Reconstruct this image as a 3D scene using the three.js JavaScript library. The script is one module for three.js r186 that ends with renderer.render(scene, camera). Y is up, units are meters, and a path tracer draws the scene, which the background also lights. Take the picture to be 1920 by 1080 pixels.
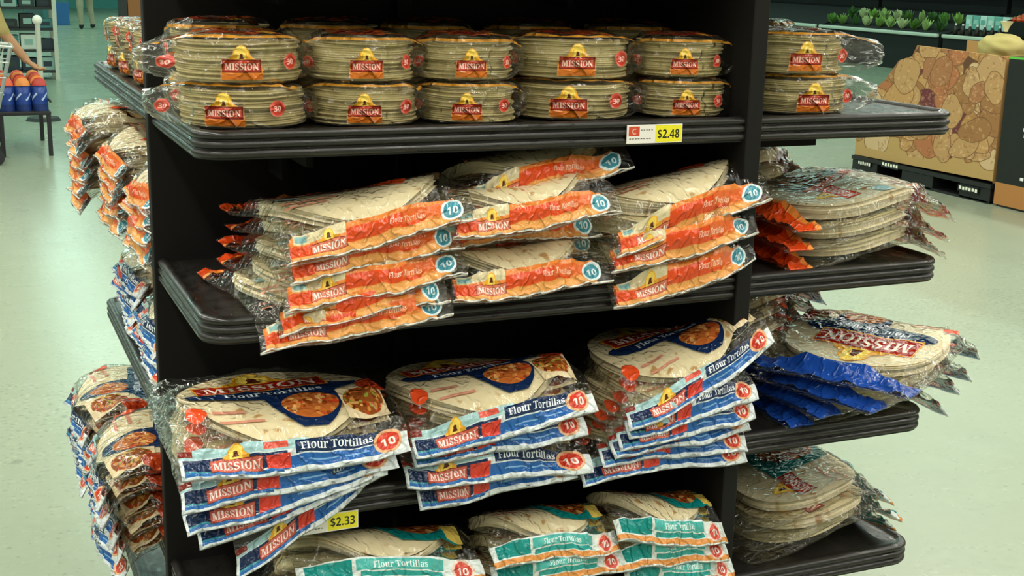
import * as THREE from 'three';
import { RectAreaLightUniformsLib } from 'three/addons/lights/RectAreaLightUniformsLib.js';
import { RoundedBoxGeometry } from 'three/addons/geometries/RoundedBoxGeometry.js';
import { MarchingCubes } from 'three/addons/objects/MarchingCubes.js';
import { ImprovedNoise } from 'three/addons/math/ImprovedNoise.js';
import { mergeGeometries, mergeVertices } from 'three/addons/utils/BufferGeometryUtils.js';

// ---------------------------------------------------------------- camera, lamps, exposure
const scene = new THREE.Scene();
scene.background = new THREE.Color(0x0a0b0a);
const renderer = new THREE.WebGLRenderer({ antialias: true });
renderer.toneMapping = THREE.LinearToneMapping;
renderer.toneMappingExposure = 0.66;
renderer.shadowMap.enabled = true;
RectAreaLightUniformsLib.init();

const camera = new THREE.PerspectiveCamera(25.06, 16 / 9, 0.05, 120);
{
  const pitch = 0.2421, yaw = 0.4119, roll = 0.0237;
  const fw = new THREE.Vector3(Math.sin(yaw) * Math.cos(pitch), -Math.sin(pitch), -Math.cos(yaw) * Math.cos(pitch));
  const r = new THREE.Vector3(Math.cos(yaw), 0, Math.sin(yaw));
  const u = new THREE.Vector3().crossVectors(r, fw);
  const r2 = r.clone().multiplyScalar(Math.cos(roll)).addScaledVector(u, Math.sin(roll));
  const u2 = u.clone().multiplyScalar(Math.cos(roll)).addScaledVector(r, -Math.sin(roll));
  camera.quaternion.setFromRotationMatrix(new THREE.Matrix4().makeBasis(r2, u2, fw.clone().negate()));
  camera.position.set(-0.3115, 1.5, 1.8095);
}
scene.add(camera);

const LAMP_ROWS = [-7.5, -4.5, -1.5, 1.5, 4.5, 7.5, 10.5, 13.5];   // x of each row of strip lamps, which run along z
const LAMP_Y = 4.35, LAMP_W = 0.34;
const LAMP_RUNS = [   // warm white tubes over this part of the shop, cooler greenish tubes over the far aisles
  { z0: 6.5, z1: -7.5, color: new THREE.Color(1.0, 0.97, 0.87), power: 27 },
  { z0: -8.5, z1: -35.5, color: new THREE.Color(0.62, 1.0, 0.86), power: 13 },
];
for (const x of LAMP_ROWS) for (const { z0, z1, color, power } of LAMP_RUNS) {
  const light = new THREE.RectAreaLight(color, power, LAMP_W, z0 - z1);
  light.position.set(x, LAMP_Y - 0.03, (z0 + z1) / 2);
  light.rotation.x = -Math.PI / 2;
  light.castShadow = true;
  scene.add(light);
}

// ---------------------------------------------------------------- helpers
let seedState = 7;
const srand = (s) => { seedState = (s * 2654435761 + 12345) >>> 0; };
const rnd = () => { seedState = (seedState + 0x6D2B79F5) >>> 0; let t = Math.imul(seedState ^ (seedState >>> 15), seedState | 1); t ^= t + Math.imul(t ^ (t >>> 7), t | 61); return ((t ^ (t >>> 14)) >>> 0) / 4294967296; };
const rr = (a, b) => a + (b - a) * rnd();
const clamp = (x, a, b) => Math.min(b, Math.max(a, x));
const smooth = (a, b, x) => { const t = clamp((x - a) / (b - a), 0, 1); return t * t * (3 - 2 * t); };
const mix = (a, b, t) => a + (b - a) * t;
const perlin = new ImprovedNoise();
const noise = (x, y, z = 0) => perlin.noise(x, y, z);
const fbm = (x, y, z, o = 4) => { let s = 0, a = 1, t = 0; for (let i = 0; i < o; i++) { s += a * noise(x, y, z + i * 7.3); t += a; a *= 0.5; x *= 2.03; y *= 2.03; } return s / t; };
const V = (x, y, z) => new THREE.Vector3(x, y, z);
const used = {};
function numbered(name) { const n = used[name] ?? 0; used[name] = n + 1; return n ? `${name}_${String(n).padStart(3, '0')}` : name; }
function shadows(o) { o.traverse((m) => { if (m.isMesh) { m.castShadow = true; m.receiveShadow = true; } }); return o; }
function tag(o, label, category, group, kind) {
  if (label) o.userData.label = label;
  if (category) o.userData.category = category;
  if (group) o.userData.group = group;
  if (kind) o.userData.kind = kind;
  return o;
}
function thing(name, label, category, pos = [0, 0, 0], turn = 0, group) {
  const g = new THREE.Group(); g.name = numbered(name); g.position.set(...pos); g.rotation.y = turn;
  tag(g, label, category, group); scene.add(g); return g;
}
function part(name, geometry, material, parent) {
  const m = new THREE.Mesh(geometry, material); m.name = name; m.castShadow = m.receiveShadow = true; parent.add(m); return m;
}
function single(name, geometry, material, label, category, group) {
  const m = part(numbered(name), geometry, material, scene); return tag(m, label, category, group);
}
function structure(name, geometry, material) { const m = part(name, geometry, material, scene); m.userData.kind = 'structure'; return m; }
const box = (w, h, d, x = 0, y = 0, z = 0) => new THREE.BoxGeometry(w, h, d).translate(x, y, z);
const rbox = (w, h, d, r, x = 0, y = 0, z = 0) => new RoundedBoxGeometry(w, h, d, 2, r).translate(x, y, z);
const cyl = (r0, r1, h, x = 0, y = 0, z = 0, n = 14) => new THREE.CylinderGeometry(r0, r1, h, n).translate(x, y, z);
function merged(list) { return mergeGeometries(list.map((g) => { const q = g.index ? g.toNonIndexed() : g.clone(); for (const k of Object.keys(q.attributes)) if (!['position', 'normal', 'uv'].includes(k)) q.deleteAttribute(k); return q; })); }
function tube(points, r, n = 6, seg = 24) { return new THREE.TubeGeometry(new THREE.CatmullRomCurve3(points.map((p) => V(...p))), seg, r, n); }
function bar(a, b, r, n = 8) {
  const A = V(...a), B = V(...b), d = B.clone().sub(A), g = new THREE.CylinderGeometry(r, r, d.length(), n);
  g.applyQuaternion(new THREE.Quaternion().setFromUnitVectors(V(0, 1, 0), d.normalize()));
  return g.translate((A.x + B.x) / 2, (A.y + B.y) / 2, (A.z + B.z) / 2);
}
const std = (color, roughness = 0.6, extra = {}) => new THREE.MeshStandardMaterial({ color, roughness, ...extra });
const lin = (r, g, b) => new THREE.Color().setRGB(r, g, b);

function canvas(w, h) { const c = document.createElement('canvas'); c.width = w; c.height = h; return [c, c.getContext('2d')]; }
function canvasTexture(c, srgb = true) {
  const t = new THREE.CanvasTexture(c); if (srgb) t.colorSpace = THREE.SRGBColorSpace;
  t.wrapS = t.wrapT = THREE.RepeatWrapping; t.magFilter = THREE.LinearFilter; return t;
}
function dataTexture(n, fn, srgb) {
  const d = new Uint8Array(n * n * 4);
  for (let j = 0; j < n; j++) for (let i = 0; i < n; i++) { const c = fn(i / n, j / n); const k = (j * n + i) * 4; d[k] = clamp(c[0], 0, 255); d[k + 1] = clamp(c[1], 0, 255); d[k + 2] = clamp(c[2], 0, 255); d[k + 3] = 255; }
  const t = new THREE.DataTexture(d, n, n); t.wrapS = t.wrapT = THREE.RepeatWrapping; t.magFilter = THREE.LinearFilter; t.needsUpdate = true;
  if (srgb) t.colorSpace = THREE.SRGBColorSpace; return t;
}
// noise that repeats on the unit square
const tnoise = (u, v, f, z) => { const x = u * f, y = v * f, a = smooth(0, 1, u), b = smooth(0, 1, v); return mix(mix(noise(x, y, z), noise(x - f, y, z), a), mix(noise(x, y - f, z), noise(x - f, y - f, z), a), b); };

// ---------------------------------------------------------------- building shell
const floorMap = dataTexture(1024, (u, v) => {
  const a = tnoise(u, v, 5, 1) * 0.4 + tnoise(u, v, 23, 2) * 0.35 + tnoise(u, v, 90, 3) * 0.4;
  const speck = tnoise(u, v, 190, 5);
  const k = 1 + a * 0.06 - 0.1 * smooth(0.26, 0.42, speck) + 0.06 * smooth(0.28, 0.45, -speck) - 0.12 * smooth(0.5, 0.62, tnoise(u, v, 40, 9));
  return [147 * k, 157 * k, 136 * k];
}, true);
floorMap.repeat.set(1 / 3.2, 1 / 3.2);
const floorRough = dataTexture(256, (u, v) => { const g = 70 + 10 * tnoise(u, v, 4, 4) + 5 * tnoise(u, v, 9, 6); return [g, g, g]; });
floorRough.repeat.set(1 / 2.3, 1 / 2.3);
function planeUV(w, d) { const g = new THREE.BoxGeometry(w, 0.2, d); const p = g.attributes.position, uv = g.attributes.uv; for (let i = 0; i < p.count; i++) uv.setXY(i, p.getX(i), p.getZ(i)); return g; }
structure('floor', planeUV(32, 50).translate(4, -0.1, -15.5), new THREE.MeshStandardMaterial({ map: floorMap, roughnessMap: floorRough, roughness: 1.0 }));
structure('ceiling', box(32, 0.2, 50, 4, 4.9, -15.5), std(lin(0.5, 0.52, 0.5), 0.9));
structure('wall_back', box(32, 5, 0.2, 4, 2.4, -40.5), std(lin(0.08, 0.30, 0.28), 0.8));
structure('wall_front', box(32, 5, 0.2, 4, 2.4, 9.5), std(lin(0.45, 0.45, 0.42), 0.8));
structure('wall_left', box(0.2, 5, 50, -12, 2.4, -15.5), std(lin(0.35, 0.42, 0.40), 0.8));
structure('wall_right', box(0.2, 5, 50, 20, 2.4, -15.5), std(lin(0.03, 0.032, 0.03), 0.8));
{
  const housing = std(lin(0.7, 0.7, 0.68), 0.5);
  LAMP_RUNS.forEach(({ z0, z1, color, power }, k) => LAMP_ROWS.forEach((x, i) => {
    const len = z0 - z1, glow = new THREE.MeshStandardMaterial({ color: 0xffffff, emissive: color, emissiveIntensity: power / 9, roughness: 0.5 });
    const g = thing('strip_lamp', `long ${k ? 'cool' : 'warm'} white ceiling strip lamp over ${k ? 'far' : 'near'} aisles, row ${['one', 'two', 'three', 'four', 'five', 'six', 'seven', 'eight'][i]} from left`, 'lamp', [x, LAMP_Y, (z0 + z1) / 2], 0, 'ceiling strip lamps');
    part('housing', merged([box(LAMP_W + 0.06, 0.05, len, 0, 0.05, 0), box(0.02, 0.36, 0.02, 0, 0.255, -len * 0.4), box(0.02, 0.36, 0.02, 0, 0.255, len * 0.4)]), housing, g);
    part('diffuser', box(LAMP_W, 0.02, len - 0.02, 0, 0.012, 0), glow, g);
  }));
}

// ---------------------------------------------------------------- the display rack: a pinwheel of four bays
const W = 0.92, D = 0.422, S = W + D, LIP = 0.0416, PANEL = 0.03;
const LEVEL = { top: 1.56, first: 1.271, second: 1.0023, third: 0.7126, fourth: 0.4402, base: 0.16 };
const BAYS = { front: 0, right: Math.PI / 2, rear: Math.PI, left: -Math.PI / 2 };
const rackCentre = V(S / 2, 0, -S / 2);
// local bay coordinates (x along the bay, z out of it) to world
function bayPoint(bay, x, y, z) { return V(x - S / 2, y, z + S / 2).applyAxisAngle(V(0, 1, 0), BAYS[bay]).add(rackCentre); }
{
  const rack = thing('display_rack', 'black four sided shelf rack stocked with bagged tortillas', 'rack', [S / 2, 0, -S / 2]);
  const grime = dataTexture(256, (u, v) => { const g = 92 + 60 * tnoise(u, v, 11, 2) + 45 * tnoise(u, v, 37, 8); return [g, g, g]; });
  grime.repeat.set(2, 2);
  const plastic = std(lin(0.013, 0.0115, 0.0095), 1.0, { roughnessMap: grime });
  const boardMat = new THREE.MeshPhysicalMaterial({ color: lin(0.006, 0.005, 0.0042), roughness: 0.7, specularIntensity: 0.5 });
  const R = 0.045;
  // outline of a shelf: rear left, round the open corner, along the front to the next panel
  const path = [];
  for (let k = 0; k <= 8; k++) path.push([0, mix(-D, -R, k / 8), -1, 0]);
  for (let k = 1; k < 10; k++) { const a = Math.PI - (Math.PI / 2) * (k / 10); path.push([R + R * Math.cos(a), -R + R * Math.sin(a), Math.cos(a), Math.sin(a)]); }
  for (let k = 0; k <= 16; k++) path.push([mix(R, W - 0.001, k / 16), 0, 0, 1]);
  const profile = [[-0.03, -0.0065], [-0.016, -0.006], [-0.012, -0.001], [-0.006, 0]];
  for (let k = 0; k < 3; k++) { const y0 = -0.0015 - k * 0.0132; profile.push([-0.0006, y0 - 0.0006], [0.0016, y0 - 0.003], [0.0024, y0 - 0.006], [0.0016, y0 - 0.0092], [-0.0022, y0 - 0.0112], [-0.0032, y0 - 0.0126]); }
  profile.push([-0.002, -LIP], [-0.028, -LIP]);
  function lipGeometry() {
    const pos = [], idx = [], m = profile.length;
    for (const [x, z, nx, nz] of path) for (const [o, y] of profile) pos.push(x + nx * o, y, z + nz * o);
    for (let i = 0; i + 1 < path.length; i++) for (let j = 0; j + 1 < m; j++) { const a = i * m + j, b = a + 1, c = a + m, d = c + 1; idx.push(a, b, c, b, d, c); }
    const g = new THREE.BufferGeometry(); g.setAttribute('position', new THREE.Float32BufferAttribute(pos, 3)); g.setIndex(idx);
    const uv = []; for (let i = 0; i < pos.length / 3; i++) uv.push(pos[i * 3] + pos[i * 3 + 2], pos[i * 3 + 1] * 3); g.setAttribute('uv', new THREE.Float32BufferAttribute(uv, 2));
    g.computeVertexNormals(); return g;
  }
  function deckGeometry() {
    const sh = new THREE.Shape(); sh.moveTo(0.012, D);
    const inset = 0.012; for (const [x, z, nx, nz] of path) sh.lineTo(x - nx * inset, -(z - nz * inset)); sh.lineTo(W - 0.001, D);
    const g = new THREE.ExtrudeGeometry(sh, { depth: 0.012, bevelEnabled: false }); g.rotateX(-Math.PI / 2);   // shape y becomes -z
    g.scale(1, 1, 1); return g;
  }
  const lipG = lipGeometry(), deckG = deckGeometry();
  const bracketG = merged([box(0.012, 0.05, 0.26, 0, -0.035, -0.02), box(0.012, 0.09, 0.1, 0, -0.06, -0.1)]);
  for (const bay of Object.keys(BAYS)) {
    const turn = BAYS[bay];
    const place = (mesh, x, y, z) => { const p = bayPoint(bay, x, y, z); mesh.position.set(p.x - S / 2, p.y, p.z + S / 2); mesh.rotation.y = turn; };
    const panel = part('back_panel', rbox(W + PANEL, 1.86, PANEL, 0.003), boardMat, rack); place(panel, (W + PANEL) / 2 - 0.008, 0.93, -D - PANEL / 2);
    for (const level of Object.keys(LEVEL)) {
      const y = LEVEL[level];
      const deck = part('shelf', deckG, plastic, rack); place(deck, 0, y - 0.0185, 0);
      const lip = new THREE.Mesh(lipG, plastic); lip.name = 'ribbed_lip'; lip.castShadow = lip.receiveShadow = true; lip.position.set(0, 0.0185, 0); deck.add(lip);
      if (level !== 'base') for (const bx of [0.2, 0.72]) { const b = part('bracket', bracketG, boardMat, deck); b.position.set(bx, -0.003, -D + 0.15); }
    }
    const plinth = part('plinth', box(W - 0.03, 0.12, 0.03), boardMat, rack); place(plinth, W / 2, 0.06, -0.05);
  }
}

// ---------------------------------------------------------------- prints of the packs
function bell(c, x, y, s) {   // bell in an arch
  c.save(); c.translate(x, y); c.scale(s, s);
  c.fillStyle = '#e9a526'; c.beginPath(); c.moveTo(-0.72, 0.3); c.lineTo(-0.72, 0.05); c.quadraticCurveTo(-0.42, 0, -0.4, -0.34); c.quadraticCurveTo(0, -0.9, 0.4, -0.34); c.quadraticCurveTo(0.42, 0, 0.72, 0.05); c.lineTo(0.72, 0.3); c.closePath(); c.fill();
  c.fillStyle = '#f6d35a'; c.beginPath(); c.arc(0, -0.22, 0.34, Math.PI, 0); c.lineTo(0.34, 0.3); c.lineTo(-0.34, 0.3); c.closePath(); c.fill();
  c.fillStyle = '#5a2010'; c.beginPath(); c.moveTo(-0.2, 0.1); c.quadraticCurveTo(-0.1, 0, -0.1, -0.15); c.arc(0, -0.16, 0.11, Math.PI, 0); c.quadraticCurveTo(0.1, 0, 0.2, 0.1); c.closePath(); c.fill();
  c.restore();
}
function logo(c, x, y, w, h, band = '#c1321f', text = '#fbe3d8') {
  bell(c, x + w / 2, y - h * 0.32, w * 0.36);
  c.fillStyle = '#7d1c10'; c.fillRect(x - 3, y - 3, w + 6, h + 6);
  c.fillStyle = band; c.fillRect(x, y, w, h);
  c.fillStyle = text; c.font = `bold ${Math.round(h * 0.86)}px serif`; c.textAlign = 'center'; c.textBaseline = 'middle'; c.fillText('MISSION', x + w / 2, y + h * 0.53, w * 0.94);
}
function dish(c, x, y, rx, ry, tones) {   // printed photo of a plate of food
  srand(Math.round(x * 13 + y)); c.save(); c.beginPath(); c.ellipse(x, y, rx, ry, 0, 0, 7); c.clip(); c.fillStyle = tones[0]; c.fillRect(x - rx, y - ry, rx * 2, ry * 2);
  for (let i = 0; i < 70; i++) { c.fillStyle = tones[Math.floor(rnd() * tones.length)]; c.beginPath(); c.ellipse(x + rr(-rx, rx), y + rr(-ry, ry), rr(0.06, 0.17) * rx, rr(0.06, 0.14) * ry, rr(0, 3), 0, 7); c.fill(); }
  c.restore();
}
const FOOD = ['#8a4a1e', '#a95d26', '#c98540', '#6e2f14', '#dba860', '#b8401f', '#8f9a3a'];
function badge(c, x, y, r, ring, core, text, ink) {
  c.fillStyle = ring; c.beginPath(); c.arc(x, y, r, 0, 7); c.fill(); c.fillStyle = core; c.beginPath(); c.arc(x, y, r * 0.78, 0, 7); c.fill();
  c.fillStyle = ink; c.font = `bold ${Math.round(r * 0.95)}px sans-serif`; c.textAlign = 'center'; c.textBaseline = 'middle'; c.fillText(text, x, y + r * 0.05);
}
const N = 1024, BAND = 0.16, bandTop = N * (1 - BAND);   // the lower 16% of each print is the end flap
const PRINT = {
  orange(c) {
    const b = bandTop, h = N - b;
    c.fillStyle = '#e9e6dc'; c.fillRect(0, N - 14, N, 9);
    c.fillStyle = '#e5833a'; c.fillRect(30, b + h * 0.06, 900, h * 0.84);
    c.fillStyle = '#eba358'; c.fillRect(30, b + h * 0.62, 900, h * 0.28);
    c.fillStyle = '#dd4a18'; c.fillRect(30, b + h * 0.36, 130, h * 0.4); c.fillRect(340, b + h * 0.24, 420, h * 0.36);
    c.fillStyle = '#e66a30'; c.fillRect(640, b + h * 0.18, 290, h * 0.34);
    c.fillStyle = '#d8c9a0'; c.fillRect(50, b + h * 0.02, 290, h * 0.3); c.fillStyle = '#86b3b4'; c.fillRect(60, b + h * 0.06, 70, h * 0.2);
    logo(c, 150, b + h * 0.42, 190, h * 0.32, '#d9775a', '#fff2ea');
    c.fillStyle = '#fbe6d2'; c.font = 'italic 30px serif'; c.textAlign = 'left'; c.textBaseline = 'middle'; c.fillText('Flour Tortillas', 560, b + h * 0.4);
    badge(c, 910, b + h * 0.46, 60, '#dcebec', '#3f8fa2', '10', '#e4f2f5');
    // face of the bag
    c.fillStyle = '#dd4a18'; c.fillRect(0, 30, N, 100); c.fillStyle = '#e88a3c'; c.fillRect(0, 130, N, 26);
    c.fillStyle = '#e2511d'; c.beginPath(); c.moveTo(470, 330); c.quadraticCurveTo(500, 600, 720, 740); c.lineTo(770, 690); c.quadraticCurveTo(560, 560, 540, 330); c.closePath(); c.fill();
    c.fillStyle = '#4a2c1a'; c.beginPath(); c.moveTo(540, 330); c.quadraticCurveTo(560, 560, 770, 690); c.lineTo(1000, 650); c.lineTo(1000, 330); c.closePath(); c.fill();
    dish(c, 740, 480, 150, 120, FOOD); dish(c, 900, 590, 100, 90, ['#e8c48c', '#d79c58', '#b96c36', '#f0dcb4']);
    logo(c, 170, 400, 300, 80, '#d2341c'); c.fillStyle = '#a8cdd2'; c.fillRect(90, 560, 120, 56);
    c.fillStyle = '#d98f70'; c.fillRect(70, 680, 330, 14); c.fillRect(70, 720, 240, 10);
  },
  blue(c) {
    const b = bandTop, h = N - b;
    c.fillStyle = '#dfe6e8'; c.fillRect(0, b + h * 0.3, N, h * 0.7);
    c.fillStyle = '#9fc4c6'; c.fillRect(0, b + h * 0.04, N * 0.55, h * 0.28); c.fillStyle = '#7d2a1e'; c.fillRect(0, b + h * 0.04, 60, h * 0.2);
    c.fillStyle = '#12294f'; c.fillRect(14, b + h * 0.34, 450, h * 0.42); c.fillRect(500, b + h * 0.1, 400, h * 0.36);
    c.fillStyle = '#215fa8'; c.fillRect(440, b + h * 0.5, 470, h * 0.34); c.fillStyle = '#2d6aae'; c.fillRect(14, b + h * 0.8, 430, h * 0.12); c.fillStyle = '#3a8f98'; c.fillRect(14, b + h * 0.74, 200, h * 0.06);
    c.fillStyle = '#d23a26'; c.fillRect(370, b + h * 0.4, 106, h * 0.4); c.fillStyle = '#d95745'; c.fillRect(360, b + h * 0.06, 110, h * 0.2);
    logo(c, 130, b + h * 0.42, 220, h * 0.38, '#c9604e', '#fbe6df');
    c.fillStyle = '#f2f6f8'; c.font = 'bold 46px serif'; c.textAlign = 'center'; c.textBaseline = 'middle'; c.fillText('Flour Tortillas', 690, b + h * 0.29, 340);
    c.fillStyle = '#7eaedb'; c.fillRect(560, b + h * 0.64, 130, 8); c.fillRect(720, b + h * 0.64, 110, 8);
    badge(c, 925, b + h * 0.48, 66, '#e7b184', '#d23c26', '10', '#fbe9dc');
    // face of the bag
    c.fillStyle = '#12264a'; c.beginPath(); c.ellipse(500, 540, 400, 84, 0, 0, 7); c.fill();
    logo(c, 170, 360, 600, 140, '#9c1f10', '#f7ead9'); c.strokeStyle = '#d8942a'; c.lineWidth = 10; c.strokeRect(164, 354, 612, 152);
    c.fillStyle = '#dfe8ee'; c.font = 'bold 62px serif'; c.fillText('Flour Tortillas', 500, 562, 520);
    c.fillStyle = '#13274c'; c.beginPath(); c.moveTo(440, 620); c.lineTo(780, 590); c.quadraticCurveTo(800, 760, 670, 830); c.lineTo(560, 830); c.quadraticCurveTo(460, 760, 440, 620); c.fill();
    dish(c, 630, 700, 130, 90, ['#b8642c', '#d58a44', '#e5b06a', '#8c3f18', '#c2421f']);
    c.fillStyle = '#e0cca4'; c.fillRect(770, 620, 200, 200); dish(c, 870, 720, 92, 84, FOOD); dish(c, 950, 610, 70, 70, ['#a33418', '#c85a2a', '#7e2412']);
    badge(c, 110, 720, 46, '#dd4c22', '#dd4c22', '', '#fff'); c.fillStyle = '#d08e74'; c.fillRect(180, 710, 150, 16); c.fillRect(200, 770, 200, 12);
  },
  blueEnd(c) { PRINT.blue(c); c.fillStyle = '#1b469c'; c.fillRect(0, 24, N, 130); },
  teal(c) {
    const b = bandTop, h = N - b;
    c.fillStyle = '#dfe8e4'; c.fillRect(0, b + h * 0.1, N, h * 0.9);
    c.fillStyle = '#0f8f8a'; c.fillRect(40, b + h * 0.14, 250, h * 0.52); c.fillStyle = '#4fb5ae'; c.fillRect(310, b + h * 0.16, 490, h * 0.32); c.fillStyle = '#26a09b'; c.fillRect(330, b + h * 0.52, 460, h * 0.16);
    c.fillStyle = '#e0934a'; c.fillRect(0, b + h * 0.72, N, h * 0.22);
    c.fillStyle = '#eef7f5'; c.font = 'bold 40px serif'; c.textAlign = 'center'; c.textBaseline = 'middle'; c.fillText('Flour Tortillas', 550, b + h * 0.33, 420);
    badge(c, 910, b + h * 0.5, 66, '#eccdbd', '#d24c3c', '10', '#fdf0ea');
        c.fillStyle = '#0e7a76'; c.beginPath(); c.moveTo(440, 400); c.quadraticCurveTo(430, 700, 600, 810); c.lineTo(920, 810); c.lineTo(920, 400); c.closePath(); c.fill();
    dish(c, 740, 620, 180, 150, FOOD); c.fillStyle = '#d8bb58'; c.fillRect(860, 700, 100, 100);
    logo(c, 110, 420, 320, 90, '#a2301f'); c.fillStyle = '#cf8f72'; c.fillRect(110, 640, 280, 14); c.fillRect(110, 700, 200, 12);
  },
};
function inkTextures(w, h, draw) {
  const [a, c] = canvas(w, h); draw(c);
  const px = c.getImageData(0, 0, w, h), [t, tc] = canvas(w, h), tp = tc.createImageData(w, h);
  for (let i = 0; i < px.data.length; i += 4) { const g = 255 - px.data[i + 3]; tp.data[i] = tp.data[i + 1] = tp.data[i + 2] = g; tp.data[i + 3] = 255; }
  tc.putImageData(tp, 0, 0);
  c.globalCompositeOperation = 'destination-over'; c.fillStyle = '#f4f4f0'; c.fillRect(0, 0, w, h);
  return { map: canvasTexture(a), transmissionMap: canvasTexture(t, false) };
}
const crinkle = dataTexture(512, (u, v) => {
  const r1 = 1 - Math.abs(tnoise(u, v, 5, 1) + 0.35 * tnoise(u, v, 13, 2)) * 2.4, r2 = 1 - Math.abs(tnoise(u, v, 14, 7) + 0.3 * tnoise(u, v, 31, 3)) * 2.6;
  const g = 60 + 120 * Math.pow(clamp(r1, 0, 1), 3) + 26 * Math.pow(clamp(r2, 0, 1), 2); return [g, g, g];
});
const filmMaterial = (ink, repeat) => {
  const bump = crinkle.clone(); bump.repeat.set(...repeat); bump.needsUpdate = true;
  return new THREE.MeshPhysicalMaterial({ ...ink, color: 0xffffff, transmission: 1, thickness: 0, ior: 1.5, roughness: 0.15, bumpMap: bump, bumpScale: 0.006, side: THREE.DoubleSide });
};
const FILM = {};
for (const k of Object.keys(PRINT)) FILM[k] = filmMaterial(inkTextures(N, N, PRINT[k]), [2.2, 2.2]);
const clearFilm = new THREE.MeshPhysicalMaterial({ color: 0xffffff, transmission: 1, thickness: 0, ior: 1.5, roughness: 0.2, bumpMap: crinkle, bumpScale: 0.0035, side: THREE.DoubleSide });

const toasted = dataTexture(512, (u, v) => {
  const m = tnoise(u, v, 7, 3) * 0.5 + tnoise(u, v, 22, 6) * 0.5, s = tnoise(u, v, 15, 8), b = smooth(0.28, 0.55, s);
  return [mix(240 + 14 * m, 190, b), mix(224 + 16 * m, 146, b), mix(186 + 20 * m, 92, b)];
}, true);
const TORTILLA = { flour: std(0xffffff, 0.85, { map: toasted }), corn: null };

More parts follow.
